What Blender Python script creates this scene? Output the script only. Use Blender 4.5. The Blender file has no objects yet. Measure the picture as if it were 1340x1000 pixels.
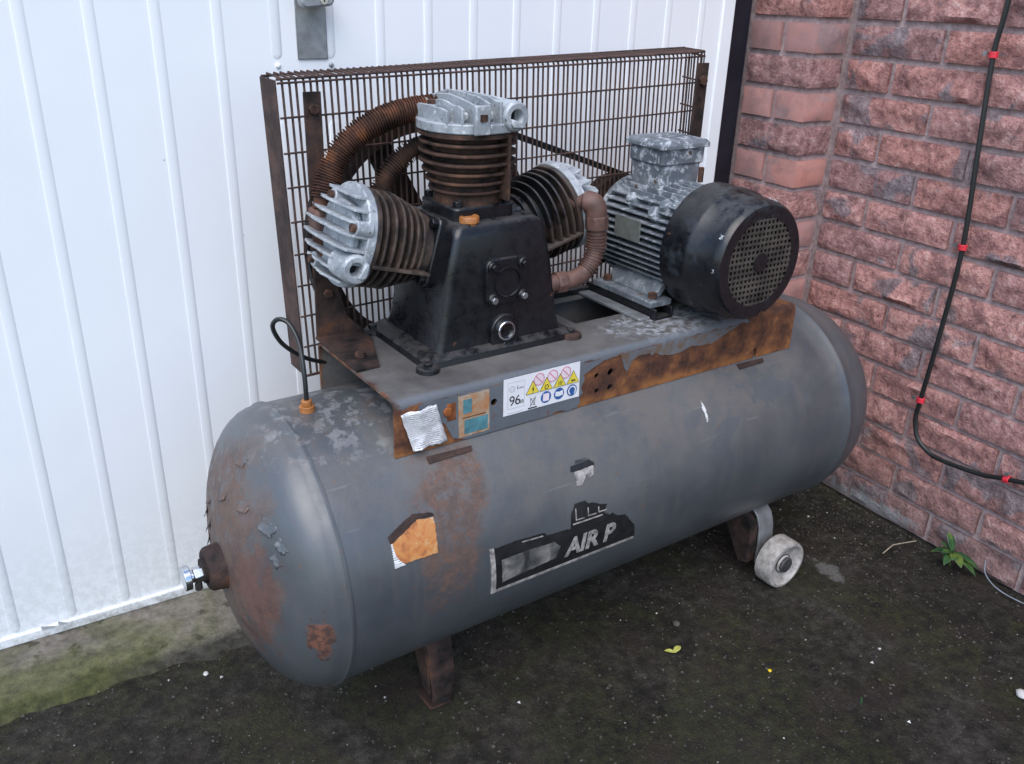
import bpy, bmesh, math, random
from mathutils import Vector, Matrix, noise as mnoise
RAD = math.radians
random.seed(11)
sc = bpy.context.scene
COL = sc.collection

# ------------------------------------------------------------------ camera
cam_d = bpy.data.cameras.new('camera'); cam = bpy.data.objects.new('camera', cam_d); COL.objects.link(cam)
CM = Matrix(((0.8527951, 0.1906404, -0.4862065), (-0.52138477, 0.3642249, -0.77168526), (0.02997413, 0.91159007, 0.41000621)))
cam.matrix_world = Matrix.Translation((-1.7815379, -1.43386787, 1.17409477)) @ CM.to_4x4()
cam_d.sensor_width = 36; cam_d.sensor_fit = 'HORIZONTAL'; cam_d.lens = 31.0309
cam_d.clip_start = 0.05; cam_d.clip_end = 400
sc.camera = cam
# ------------------------------------------------------------------ sky, sun, exposure
SUN_EL, SUN_AZ = RAD(55), RAD(220)          # azimuth measured clockwise from +y
world = bpy.data.worlds.new('World'); sc.world = world; world.use_nodes = True
wn = world.node_tree; wn.nodes.clear()
sky = wn.nodes.new('ShaderNodeTexSky'); sky.sky_type = 'NISHITA'; sky.sun_disc = False
sky.sun_elevation = SUN_EL; sky.sun_rotation = SUN_AZ; sky.air_density = 1.0; sky.dust_density = 1.2; sky.ozone_density = 1.0
hs = wn.nodes.new('ShaderNodeHueSaturation'); hs.inputs['Saturation'].default_value = 1.2
bg = wn.nodes.new('ShaderNodeBackground'); bg.inputs['Strength'].default_value = 0.13
wo = wn.nodes.new('ShaderNodeOutputWorld')
wn.links.new(sky.outputs[0], hs.inputs['Color']); wn.links.new(hs.outputs[0], bg.inputs['Color']); wn.links.new(bg.outputs[0], wo.inputs['Surface'])
sun_d = bpy.data.lights.new('sun', 'SUN'); sun_d.energy = 1.3; sun_d.angle = RAD(60); sun_d.color = (1.0, 0.98, 0.95)
sun = bpy.data.objects.new('sun', sun_d); COL.objects.link(sun)
sd = Vector((math.sin(SUN_AZ) * math.cos(SUN_EL), math.cos(SUN_AZ) * math.cos(SUN_EL), math.sin(SUN_EL)))
sun.rotation_euler = sd.to_track_quat('Z', 'Y').to_euler()
sc.view_settings.view_transform = 'Standard'; sc.view_settings.look = 'None'
sc.view_settings.exposure = 1.13; sc.view_settings.gamma = 1.0; sc.view_settings.use_curve_mapping = False

# ------------------------------------------------------------------ material helpers
class NM:
    def __init__(s, name, rough=0.5, metal=0.0, spec=0.5):
        s.m = bpy.data.materials.new(name); s.m.use_nodes = True
        s.nt = s.m.node_tree; s.b = s.nt.nodes['Principled BSDF']
        s.b.inputs['Roughness'].default_value = rough; s.b.inputs['Metallic'].default_value = metal
        s.b.inputs['Specular IOR Level'].default_value = spec
        s.tc = s.nt.nodes.new('ShaderNodeTexCoord'); s.co = s.tc.outputs['Object']
    def put(s, inp, v):
        if isinstance(v, bpy.types.NodeSocket): s.nt.links.new(v, inp)
        elif isinstance(v, tuple) and len(v) == 3 and inp.type == 'RGBA': inp.default_value = (*v, 1)
        else: inp.default_value = v
    def new(s, t, **kw):
        n = s.nt.nodes.new(t)
        for k, v in kw.items(): setattr(n, k, v)
        return n
    def math(s, op, a, b=0.0, clamp=False):
        n = s.new('ShaderNodeMath', operation=op, use_clamp=clamp); s.put(n.inputs[0], a); s.put(n.inputs[1], b); return n.outputs[0]
    def noise(s, scale, detail=4, rough=0.55, co=None, dist=0.0):
        n = s.new('ShaderNodeTexNoise'); s.put(n.inputs['Vector'], co or s.co); s.put(n.inputs['Scale'], scale)
        s.put(n.inputs['Detail'], detail); s.put(n.inputs['Roughness'], rough); s.put(n.inputs['Distortion'], dist); return n.outputs['Fac']
    def voro(s, scale, co=None, feature='F1', out='Distance'):
        n = s.new('ShaderNodeTexVoronoi', feature=feature); s.put(n.inputs['Vector'], co or s.co); s.put(n.inputs['Scale'], scale); return n.outputs[out]
    def step(s, x, a, b, lo=0.0, hi=1.0):
        n = s.new('ShaderNodeMapRange', interpolation_type='SMOOTHSTEP'); s.put(n.inputs[0], x)
        for i, v in enumerate((a, b, lo, hi)): s.put(n.inputs[i + 1], v)
        return n.outputs[0]
    def ramp(s, x, stops):
        n = s.new('ShaderNodeValToRGB'); s.put(n.inputs[0], x); e = n.color_ramp.elements
        while len(e) < len(stops): e.new(0.5)
        for k, (p, c) in enumerate(stops): e[k].position = p; e[k].color = (*c, 1)
        return n.outputs[0]
    def mix(s, f, a, b):
        n = s.new('ShaderNodeMix', data_type='RGBA'); s.put(n.inputs[0], f); s.put(n.inputs[6], a); s.put(n.inputs[7], b); return n.outputs[2]
    def vec(s, op, a, b):
        n = s.new('ShaderNodeVectorMath', operation=op); s.put(n.inputs[0], a); s.put(n.inputs[1], b); return n
    def blob(s, c, r, amp=0.9, nscale=18, soft=0.12, co=None, detail=5):
        d = s.vec('SUBTRACT', co or s.co, tuple(c)).outputs[0]
        d = s.vec('DIVIDE', d, tuple(r)).outputs[0]
        l = s.vec('LENGTH', d, (0, 0, 0)).outputs['Value']
        n = s.math('MULTIPLY', s.math('SUBTRACT', s.noise(nscale, detail, 0.68, co), 0.5), amp * 4)
        return s.step(s.math('ADD', l, n), 1 - soft, 1 + soft, 1.0, 0.0)
    def xyz(s, co=None):
        n = s.new('ShaderNodeSeparateXYZ'); s.put(n.inputs[0], co or s.co); return n.outputs
    def bump(s, h, strength=0.3, dist=0.002):
        n = s.new('ShaderNodeBump'); s.put(n.inputs['Height'], h); n.inputs['Strength'].default_value = strength; n.inputs['Distance'].default_value = dist
        s.nt.links.new(n.outputs[0], s.b.inputs['Normal'])
    def col(s, c): s.put(s.b.inputs['Base Color'], c); return s
    def rough(s, r): s.put(s.b.inputs['Roughness'], r); return s
    def shift(s, k=37.0):
        oi = s.new('ShaderNodeObjectInfo'); r = s.math('MULTIPLY', oi.outputs['Random'], k)
        cb = s.new('ShaderNodeCombineXYZ'); s.put(cb.inputs[0], r); s.put(cb.inputs[1], s.math('MULTIPLY', r, 1.7)); s.put(cb.inputs[2], s.math('MULTIPLY', r, 0.6))
        s.rnd = oi.outputs['Random']; s.co = s.vec('ADD', s.co, cb.outputs[0]).outputs[0]
    def geo(s): return s.new('ShaderNodeNewGeometry').outputs['Position']

def rust_cols(n, dark=(0.022, 0.012, 0.009), mid=(0.075, 0.030, 0.017), hot=(0.23, 0.085, 0.025), scale=22):
    a = n.noise(scale, 6, 0.65)
    return n.ramp(a, [(0.34, dark), (0.48, mid), (0.57, (mid[0]*1.6, mid[1]*1.5, mid[2]*1.4)), (0.67, hot)])

MT = {}
def rust(name, dark, mid, hot, scale=22, rough=0.8):
    n = NM(name, rough, 0, 0.25); n.col(rust_cols(n, dark, mid, hot, scale)); n.bump(n.noise(140, 4), 0.45, 0.0015); MT[name] = n.m
rust('rust_guard', (0.024, 0.017, 0.016), (0.052, 0.034, 0.030), (0.095, 0.052, 0.040), 16)
rust('rust_plate', (0.009, 0.008, 0.008), (0.036, 0.023, 0.020), (0.105, 0.046, 0.026), 21)
rust('rust_orange', (0.045, 0.015, 0.008), (0.15, 0.048, 0.016), (0.36, 0.13, 0.032), 26)
rust('rust_fin', (0.012, 0.009, 0.008), (0.048, 0.028, 0.021), (0.135, 0.066, 0.038), 24)
rust('rust_fin_grey', (0.014, 0.012, 0.012), (0.042, 0.032, 0.028), (0.12, 0.088, 0.07), 26, 0.6)
rust('rust_pipe', (0.018, 0.011, 0.009), (0.062, 0.028, 0.018), (0.21, 0.078, 0.03), 26)
rust('rust_flywheel', (0.013, 0.010, 0.009), (0.032, 0.020, 0.017), (0.075, 0.038, 0.026), 18)
rust('bolt_rust', (0.02, 0.012, 0.01), (0.055, 0.030, 0.022), (0.14, 0.06, 0.03), 60)

def simple(name, c, rough=0.5, metal=0.0, var=0.25, scale=30, spec=0.5, bump=0.1):
    n = NM(name, rough, metal, spec); a = n.noise(scale, 5)
    lo = tuple(x * (1 - var) for x in c); hi = tuple(min(1, x * (1 + var)) for x in c)
    n.col(n.ramp(a, [(0.3, lo), (0.7, hi)])); n.bump(n.noise(scale * 8, 3), bump, 0.001); MT[name] = n.m; return n
simple('copper_rust', (0.105, 0.055, 0.042), 0.6, 0.0, 0.45, 40)
simple('chrome', (0.62, 0.63, 0.65), 0.22, 1.0, 0.15, 60)
simple('glass_black', (0.006, 0.006, 0.007), 0.12, 0.0, 0.1, 30)
simple('hose_black', (0.012, 0.014, 0.014), 0.4, 0, 0.2, 30)
simple('rubber', (0.010, 0.010, 0.011), 0.6, 0, 0.2, 30)
simple('dark_void', (0.006, 0.006, 0.006), 0.9, 0, 0.1, 30)
simple('cap_orange', (0.34, 0.13, 0.035), 0.5, 0, 0.35, 70)
simple('grille_dust', (0.052, 0.044, 0.037), 0.65, 0, 0.8, 30)
simple('nut_dark', (0.060, 0.058, 0.058), 0.5, 0.3, 0.4, 60)
simple('brass', (0.30, 0.19, 0.07), 0.4, 0.6, 0.3, 60)
simple('clip_red', (0.62, 0.03, 0.05), 0.4, 0, 0.15, 30)
simple('nail_steel', (0.35, 0.36, 0.37), 0.35, 0.8, 0.2, 60)
simple('zinc_plate', (0.30, 0.31, 0.32), 0.42, 0.55, 0.3, 35)
simple('name_plate', (0.17, 0.18, 0.165), 0.45, 0.3, 0.2, 60)
simple('frame_dark', (0.010, 0.010, 0.018), 0.5, 0, 0.4, 12)
simple('decal_black', (0.014, 0.014, 0.015), 0.4, 0, 0.4, 60)
simple('decal_silver', (0.27, 0.25, 0.235), 0.5, 0, 0.6, 90)
simple('ink_black', (0.02, 0.02, 0.02), 0.5, 0, 0.1, 30)
simple('ink_grey', (0.42, 0.42, 0.43), 0.5, 0, 0.2, 200)
simple('ink_yellow', (0.70, 0.56, 0.06), 0.5, 0, 0.1, 30)
simple('ink_red', (0.62, 0.20, 0.27), 0.5, 0, 0.1, 30)
simple('ink_pink', (0.74, 0.62, 0.66), 0.5, 0, 0.1, 30)
simple('ink_blue', (0.03, 0.10, 0.30), 0.5, 0, 0.1, 30)
simple('label_white', (0.72, 0.72, 0.74), 0.4, 0, 0.04, 40)
simple('label_teal', (0.075, 0.20, 0.23), 0.5, 0, 0.35, 60)
simple('leaf_yellow', (0.42, 0.42, 0.10), 0.5, 0, 0.25, 60)
simple('petal_yellow', (0.70, 0.50, 0.02), 0.5, 0, 0.1, 60)
simple('straw', (0.30, 0.25, 0.18), 0.7, 0, 0.3, 60)
simple('pebble_white', (0.46, 0.45, 0.43), 0.7, 0, 0.3, 60)
simple('pebble_grey', (0.058, 0.051, 0.042), 0.8, 0, 0.4, 60)

n = NM('leaf_green', 0.4); n.shift(); n.col(n.ramp(n.noise(30, 3), [(0.35, (0.012, 0.040, 0.016)), (0.52, (0.028, 0.080, 0.024)), (0.66, (0.10, 0.14, 0.025))])); MT['leaf_green'] = n.m

# tank paint: grey enamel with dust film, blooming and rust with shapes of their own
n = NM('tank_paint', 0.4)
pz = n.xyz()
base = n.ramp(n.noise(5, 5, 0.6), [(0.3, (0.047, 0.053, 0.060)), (0.5, (0.064, 0.071, 0.078)), (0.68, (0.083, 0.089, 0.095))])
film = n.blob((0.05, -0.17, 0.52), (0.50, 0.16, 0.10), 0.5, 7, 0.55)
mp_ = n.new('ShaderNodeMapping'); n.put(mp_.inputs[0], n.co); mp_.inputs['Scale'].default_value = (46, 5, 5)
runs = n.step(n.noise(1.0, 5, 0.65, mp_.outputs[0]), 0.50, 0.66)
mp2 = n.new('ShaderNodeMapping'); n.put(mp2.inputs[0], n.co); mp2.inputs['Scale'].default_value = (9, 160, 160); mp2.inputs['Rotation'].default_value = (0.3, 0.2, 0.5)
scratch = n.step(n.noise(1.0, 2, 0.5, mp2.outputs[0]), 0.70, 0.74)
c = n.mix(n.math('MULTIPLY', n.math('MULTIPLY', film, n.step(n.noise(13, 6, 0.7), 0.34, 0.60)), 0.75), base, (0.108, 0.095, 0.086))
c = n.mix(n.math('MULTIPLY', runs, 0.30), c, (0.105, 0.094, 0.086))
c = n.mix(n.math('MULTIPLY', scratch, 0.25), c, (0.18, 0.185, 0.19))
smear = n.math('MULTIPLY', n.step(n.noise(11, 3, 0.5, None, 0.6), 0.54, 0.60), n.blob((0.38, -0.17, 0.44), (0.28, 0.2, 0.13), 0.4, 6, 0.4))
c = n.mix(n.math('MULTIPLY', smear, 0.7), c, (0.052, 0.061, 0.073))
bloom = n.math('MULTIPLY', n.step(n.noise(38, 6, 0.7), 0.50, 0.58), n.blob((-0.47, -0.03, 0.575), (0.13, 0.10, 0.07), 0.6, 9, 0.35))
c = n.mix(n.math('MULTIPLY', bloom, 0.65), c, (0.22, 0.22, 0.22))
gr = n.math('MULTIPLY', n.step(n.noise(24, 6, 0.7), 0.47, 0.6), n.blob((-0.50, -0.02, 0.585), (0.18, 0.13, 0.05), 0.6, 9, 0.4))
c = n.mix(n.math('MULTIPLY', gr, 0.5), c, (0.10, 0.085, 0.075))
strip = n.blob((-0.385, -0.205, 0.43), (0.050, 0.14, 0.115), 0.45, 14, 0.3)
strip2 = n.blob((-0.345, -0.185, 0.49), (0.040, 0.12, 0.06), 0.45, 14, 0.3)
stripm = n.math('MULTIPLY', n.math('MAXIMUM', strip, strip2), n.step(n.noise(42, 8, 0.8), 0.40, 0.54, 0.20, 0.95))
rc = n.ramp(n.noise(60, 8, 0.8), [(0.34, (0.050, 0.036, 0.032)), (0.5, (0.085, 0.050, 0.037)), (0.64, (0.145, 0.066, 0.037))])
c = n.mix(stripm, c, rc)
head = n.blob((-0.685, 0.01, 0.40), (0.085, 0.20, 0.22), 0.55, 15, 0.22)
headm = n.math('MULTIPLY', head, n.step(n.noise(30, 8, 0.78), 0.38, 0.52, 0.20, 0.82))
hc = n.ramp(n.noise(26, 8, 0.8), [(0.34, (0.036, 0.027, 0.026)), (0.45, (0.075, 0.047, 0.036)), (0.54, (0.125, 0.062, 0.035)), (0.64, (0.090, 0.082, 0.078))])
c = n.mix(headm, c, hc)
hot = n.blob((-0.645, -0.105, 0.365), (0.035, 0.055, 0.085), 1.0, 30, 0.45)
c = n.mix(n.math('MULTIPLY', hot, 0.5), c, (0.115, 0.040, 0.025))
pat = n.blob((-0.593, -0.213, 0.334), (0.017, 0.030, 0.036), 0.75, 45, 0.12)
c = n.mix(pat, c, n.ramp(n.noise(90, 4), [(0.4, (0.05, 0.022, 0.016)), (0.6, (0.15, 0.055, 0.03))]))
scr = n.blob((0.163, -0.19, 0.485), (0.0035, 0.03, 0.016), 0.8, 70, 0.15)
c = n.mix(scr, c, (0.55, 0.55, 0.55))
rs = n.math('MULTIPLY', n.step(n.noise(60, 5, 0.6), 0.655, 0.70), 0.6)
c = n.mix(rs, c, (0.12, 0.06, 0.035))
chip = n.math('MULTIPLY', n.step(n.noise(95, 5, 0.75), 0.665, 0.69), n.step(n.noise(8, 3), 0.42, 0.60))
c = n.mix(n.math('MULTIPLY', chip, 0.8), c, n.ramp(n.noise(200, 2), [(0.4, (0.030, 0.018, 0.014)), (0.6, (0.11, 0.055, 0.032))]))
n.col(c)
anyr = n.math('MAXIMUM', n.math('MAXIMUM', stripm, headm), n.math('MAXIMUM', film, pat))
n.rough(n.math('ADD', n.step(anyr, 0, 1, 0.27, 0.62), n.math('MULTIPLY', n.noise(32, 6, 0.7), 0.22)))
hh = n.math('ADD', n.math('MULTIPLY', n.noise(7, 2), 2.4), n.math('MULTIPLY', n.noise(180, 3), n.step(anyr, 0, 1, 0.10, 0.5)))
hh = n.math('ADD', hh, n.math('MULTIPLY', head, -0.5))
n.b.inputs['Specular IOR Level'].default_value = 0.8
hh = n.math('ADD', hh, n.math('MULTIPLY', n.noise(34, 4, 0.6), 0.35))
n.bump(hh, 0.30, 0.003); MT['tank_paint'] = n.m

# platform: grey paint on top, rusty skirt, dusty
n = NM('platform_paint', 0.6)
x, y, z = n.xyz()
base = n.ramp(n.noise(7, 6, 0.65), [(0.32, (0.060, 0.056, 0.053)), (0.5, (0.105, 0.099, 0.093)), (0.68, (0.155, 0.148, 0.142))])
lite = n.blob((0.17, -0.08, 0.627), (0.13, 0.07, 0.03), 0.8, 25, 0.4)
base = n.mix(n.math('MULTIPLY', lite, n.step(n.noise(70, 6, 0.7), 0.4, 0.6)), base, (0.30, 0.31, 0.33))
grey = n.step(n.math('ADD', y, n.math('MULTIPLY', n.noise(20, 4), 0.012)), -0.118, -0.128)
base = n.mix(n.math('MULTIPLY', grey, 0.8), base, (0.105, 0.118, 0.135))
rc = n.ramp(n.noise(24, 7, 0.68), [(0.34, (0.024, 0.010, 0.008)), (0.46, (0.070, 0.026, 0.013)), (0.56, (0.125, 0.046, 0.019)), (0.68, (0.24, 0.095, 0.030))])
low = n.step(z, 0.560, 0.540)
rc = n.mix(n.math('MULTIPLY', low, n.step(n.noise(40, 5), 0.35, 0.6, 0.1, 0.85)), rc, (0.28, 0.110, 0.030))
zz = n.math('ADD', z, n.math('MULTIPLY', n.math('SUBTRACT', n.noise(30, 5, 0.6), 0.5), 0.02))
ry = n.math('MULTIPLY', n.step(zz, 0.617, 0.612), n.step(y, -0.129, -0.1345))
rend = n.step(n.math('ADD', x, n.math('MULTIPLY', n.noise(14, 5), 0.10)), 0.345, 0.355)
rleft = n.step(n.math('ADD', x, n.math('MULTIPLY', n.noise(40, 5), 0.03)), -0.408, -0.420)
rk = n.math('MAXIMUM', ry, n.math('MAXIMUM', rend, rleft))
n.col(n.mix(rk, base, rc)); n.rough(n.step(rk, 0, 1, 0.55, 0.85))
n.bump(n.math('ADD', n.noise(120, 4), n.math('MULTIPLY', rk, n.noise(40, 5))), 0.4, 0.002); MT['platform_paint'] = n.m
n = NM('skirt_paint', 0.42)
x, y, z = n.xyz()
base = n.ramp(n.noise(9, 5), [(0.3, (0.098, 0.110, 0.126)), (0.7, (0.135, 0.148, 0.165))])
ed = n.math('MULTIPLY', n.step(n.math('ADD', x, n.math('MULTIPLY', n.noise(35, 5), 0.06)), -0.015, 0.03), n.step(n.noise(45, 6, 0.7), 0.40, 0.62))
base = n.mix(ed, base, (0.13, 0.085, 0.05))
sp = n.step(n.noise(75, 5), 0.63, 0.68)
n.col(n.mix(n.math('MULTIPLY', sp, 0.6), base, (0.14, 0.06, 0.03))); n.bump(n.noise(90, 3), 0.2, 0.001); MT['skirt_paint'] = n.m

# cast aluminium of the heads, painted and corroded motor, black paints
n = NM('cast_alu', 0.55, 0.25)
a = n.noise(24, 6, 0.7); b_ = n.noise(90, 5, 0.7)
c = n.ramp(a, [(0.30, (0.20, 0.225, 0.245)), (0.5, (0.34, 0.365, 0.385)), (0.68, (0.50, 0.53, 0.55))])
c = n.mix(n.step(b_, 0.57, 0.66), c, (0.60, 0.61, 0.61)); c = n.mix(n.step(b_, 0.40, 0.33), c, (0.13, 0.13, 0.135))
n.col(c); n.bump(n.math('ADD', b_, a), 0.5, 0.0015); MT['cast_alu'] = n.m
n = NM('motor_paint', 0.55, 0.1)
a = n.noise(16, 6, 0.7); b_ = n.noise(60, 6, 0.75)
z = n.xyz()[2]
c = n.ramp(a, [(0.3, (0.075, 0.090, 0.105)), (0.5, (0.135, 0.155, 0.175)), (0.68, (0.22, 0.24, 0.26))])
cor = n.math('MULTIPLY', n.step(b_, 0.50, 0.60), n.step(n.math('ADD', z, n.math('MULTIPLY', a, 0.12)), 0.79, 0.90, 0.40, 0.95))
c = n.mix(cor, c, (0.46, 0.49, 0.52))
c = n.mix(n.step(n.noise(30, 5), 0.66, 0.7), c, (0.10, 0.06, 0.04))
n.col(c); n.rough(n.step(cor, 0, 1, 0.45, 0.8)); n.bump(n.math('ADD', b_, n.math('MULTIPLY', cor, 0.5)), 0.5, 0.0015); MT['motor_paint'] = n.m
def blackpaint(name, wear, wcol, rough=0.3, dust=0.5):
    n = NM(name, rough); a = n.noise(10, 6, 0.68); b_ = n.noise(45, 5, 0.7)
    c = n.ramp(b_, [(0.3, (0.004, 0.0045, 0.006)), (0.7, (0.0085, 0.009, 0.011))])
    w = n.step(n.math('ADD', a, n.math('MULTIPLY', b_, 0.25)), wear, wear + 0.14); c = n.mix(n.math('MULTIPLY', w, 0.7), c, wcol)
    nz = n.xyz(n.new('ShaderNodeNewGeometry').outputs['Normal'])[2]
    d = n.math('MULTIPLY', n.step(nz, 0.55, 0.95), n.math('MULTIPLY', n.step(b_, 0.35, 0.62), dust)); c = n.mix(d, c, (0.10, 0.092, 0.085))
    c = n.mix(n.step(n.noise(33, 4), 0.70, 0.73), c, (0.10, 0.045, 0.025))
    n.col(c); n.rough(n.math('ADD', n.math('MULTIPLY', n.math('MAXIMUM', w, d), 0.35), n.step(b_, 0.3, 0.7, rough - 0.08, rough + 0.12)))
    n.bump(n.math('ADD', b_, n.math('MULTIPLY', w, -0.4)), 0.22, 0.0015); MT[name] = n.m
blackpaint('black_pump', 0.80, (0.022, 0.018, 0.016), 0.30, 0.38)
blackpaint('black_fan', 0.66, (0.022, 0.029, 0.038), 0.30, 0.30)
blackpaint('black_fin', 0.54, (0.062, 0.038, 0.028), 0.38, 0.6)

n = NM('wheel_white', 0.5); a = n.noise(40, 5)
g = n.xyz()[1]
n.col(n.mix(n.step(g, -0.222, -0.214), n.ramp(a, [(0.35, (0.55, 0.54, 0.55)), (0.65, (0.70, 0.70, 0.72))]), n.ramp(n.noise(60, 5, 0.7), [(0.35, (0.20, 0.18, 0.165)), (0.6, (0.40, 0.38, 0.36))]))); n.bump(a, 0.2, 0.001); MT['wheel_white'] = n.m
n = NM('label_orange', 0.5); a = n.noise(48, 6, 0.75, None, 0.5)
n.col(n.ramp(a, [(0.36, (0.46, 0.38, 0.28)), (0.43, (0.48, 0.23, 0.075)), (0.55, (0.46, 0.17, 0.045)), (0.66, (0.27, 0.095, 0.04))])); MT['label_orange'] = n.m
n = NM('label_faded', 0.5); a = n.noise(42, 5, 0.7)
n.col(n.ramp(a, [(0.32, (0.45, 0.40, 0.34)), (0.48, (0.36, 0.24, 0.15)), (0.62, (0.40, 0.17, 0.07)), (0.75, (0.20, 0.12, 0.08))])); MT['label_faded'] = n.m
n = NM('label_foil', 0.35, 0.2)
x, y, z = n.xyz()
ln = n.math('SINE', n.math('MULTIPLY', z, 1900.0)); wv = n.noise(330, 3)
txt = n.math('MULTIPLY', n.step(n.math('ADD', ln, n.math('MULTIPLY', wv, 3.0)), 2.05, 2.3), n.step(n.noise(60, 4), 0.40, 0.56, 0.15, 0.8))
n.col(n.mix(txt, n.ramp(n.noise(60, 5), [(0.35, (0.60, 0.60, 0.61)), (0.65, (0.82, 0.82, 0.83))]), (0.10, 0.10, 0.11)))
n.bump(n.noise(55, 4, 0.6), 0.7, 0.004); MT['label_foil'] = n.m
n = NM('decal_smudge', 0.4); n.col(n.ramp(n.math('ADD', n.math('MULTIPLY', n.xyz()[0], 5.0), n.math('MULTIPLY', n.noise(30, 4), 0.5)), [(0.0, (0.16, 0.155, 0.15)), (1.0, (0.16, 0.155, 0.15))]))
a = n.noise(26, 5, 0.6, None, 0.4); n.col(n.ramp(a, [(0.35, (0.030, 0.030, 0.031)), (0.52, (0.10, 0.098, 0.095)), (0.66, (0.25, 0.235, 0.22))])); MT['decal_smudge'] = n.m

# door, bricks, mortar, ground
n = NM('door_white', 0.38)
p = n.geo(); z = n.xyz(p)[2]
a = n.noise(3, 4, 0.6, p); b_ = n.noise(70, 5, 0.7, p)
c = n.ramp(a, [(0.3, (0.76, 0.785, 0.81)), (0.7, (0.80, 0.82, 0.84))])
dirt_and_dimming = n.math('MULTIPLY', n.step(n.math('ADD', z, n.math('MULTIPLY', b_, 0.35)), 0.55, 0.12), n.step(b_, 0.40, 0.64, 0.15, 0.60)); c = n.mix(dirt_and_dimming, c, (0.44, 0.46, 0.46))  # dirt, plus the door's dimmer light towards the bottom painted into its colour
foot_ = n.math('MULTIPLY', n.step(n.math('ADD', z, n.math('MULTIPLY', n.noise(120, 4, 0.7, p), 0.05)), 0.062, 0.036), n.step(n.noise(26, 5, 0.7, p), 0.40, 0.58)); c = n.mix(n.math('MULTIPLY', foot_, 0.6), c, (0.16, 0.15, 0.12))
spk = n.step(n.voro(9, p), 0.018, 0.010); c = n.mix(n.math('MULTIPLY', spk, 0.7), c, (0.25, 0.24, 0.22))
n.col(c); n.bump(n.math('ADD', n.noise(5, 2, 0.5, p), n.math('MULTIPLY', b_, 0.04)), 0.10, 0.01); MT['door_white'] = n.m

def brickmat(name, smooth):
    n = NM(name, 0.85, 0, 0.2); p = n.geo(); n.shift(53.0)
    a = n.noise(14, 5, 0.6); b_ = n.noise(55, 6, 0.7); g = n.noise(9, 3, 0.5, None, 0.4)
    if smooth: c = n.ramp(a, [(0.32, (0.33, 0.200, 0.180)), (0.5, (0.43, 0.248, 0.220)), (0.66, (0.50, 0.258, 0.212))])
    else: c = n.ramp(b_, [(0.34, (0.24, 0.130, 0.122)), (0.45, (0.41, 0.228, 0.205)), (0.55, (0.53, 0.298, 0.265)), (0.68, (0.64, 0.455, 0.41))])
    tint = n.ramp(n.rnd, [(0.0, (0.66, 0.68, 0.74)), (0.25, (0.88, 0.87, 0.92)), (0.5, (1.02, 0.88, 0.86)), (0.75, (0.98, 0.96, 1.0)), (1.0, (1.18, 1.08, 1.08))])
    mm = n.new('ShaderNodeMix', data_type='RGBA', blend_type='MULTIPLY'); mm.inputs[0].default_value = 1; n.put(mm.inputs[6], c); n.put(mm.inputs[7], tint); c = mm.outputs[2]
    bl = n.step(g, 0.545, 0.60); c = n.mix(n.math('MULTIPLY', bl, 0.35 if smooth else 0.68), c, n.ramp(b_, [(0.35, (0.12, 0.125, 0.14)), (0.65, (0.27, 0.275, 0.30))]))
    dk = n.step(n.noise(19, 4, 0.6, None, 0.5), 0.54, 0.62); c = n.mix(n.math('MULTIPLY', dk, 0.2 if smooth else 0.5), c, (0.17, 0.09, 0.09))
    wh = n.step(n.noise(210, 3), 0.70, 0.74); c = n.mix(n.math('MULTIPLY', wh, 0.5), c, (0.5, 0.44, 0.42))
    eff = n.blob((0.0, -0.31, 0.012), (0.05, 0.13, 0.026), 0.8, 45, 0.3, p); c = n.mix(n.math('MULTIPLY', eff, 0.8), c, (0.40, 0.45, 0.47))
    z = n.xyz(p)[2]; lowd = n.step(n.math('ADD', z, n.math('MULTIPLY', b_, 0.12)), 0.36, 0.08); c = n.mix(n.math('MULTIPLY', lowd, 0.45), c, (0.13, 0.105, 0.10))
    n.col(c); h = n.math('ADD', n.math('MULTIPLY', b_, 1.2), n.noise(150, 4, 0.7)); n.bump(h, 0.35 if smooth else 0.9, 0.002 if smooth else 0.008); MT[name] = n.m
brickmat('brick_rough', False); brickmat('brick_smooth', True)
n = NM('mortar', 0.95, 0, 0.1); a = n.noise(60, 6, 0.7)
n.col(n.ramp(a, [(0.32, (0.25, 0.185, 0.183)), (0.52, (0.385, 0.295, 0.290)), (0.70, (0.48, 0.395, 0.385))])); n.bump(n.noise(220, 4), 0.6, 0.002); MT['mortar'] = n.m

n = NM('ground_concrete', 0.9, 0, 0.25)
a = n.noise(3.2, 6, 0.62); b_ = n.noise(34, 8, 0.78); f = n.noise(170, 4, 0.7)
c = n.ramp(n.math('ADD', n.math('MULTIPLY', a, 0.35), n.math('MULTIPLY', b_, 0.65)), [(0.39, (0.012, 0.0100, 0.0072)), (0.47, (0.029, 0.0248, 0.0190)), (0.53, (0.049, 0.0430, 0.0345)), (0.61, (0.085, 0.078, 0.067))])
moss = n.math('MULTIPLY', n.step(n.noise(3.8, 6, 0.65, None, 0.5), 0.44, 0.58), n.step(b_, 0.38, 0.56)); c = n.mix(n.math('MULTIPLY', moss, 0.72), c, n.ramp(b_, [(0.4, (0.018, 0.020, 0.006)), (0.6, (0.045, 0.046, 0.014))]))
red = n.math('MULTIPLY', n.step(n.noise(9, 4), 0.54, 0.66), 0.5); c = n.mix(red, c, (0.045, 0.030, 0.026))
spk = n.step(f, 0.60, 0.68); c = n.mix(n.math('MULTIPLY', spk, 0.40), c, (0.11, 0.105, 0.095))
wp = n.blob((-0.295, -0.43, 0), (0.020, 0.045, 0.5), 1.0, 34, 0.25); c = n.mix(n.math('MULTIPLY', wp, 0.6), c, (0.24, 0.235, 0.225))
dpt = n.step(n.noise(70, 5, 0.65), 0.36, 0.30); c = n.mix(n.math('MULTIPLY', dpt, 0.5), c, (0.009, 0.008, 0.007))
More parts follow.
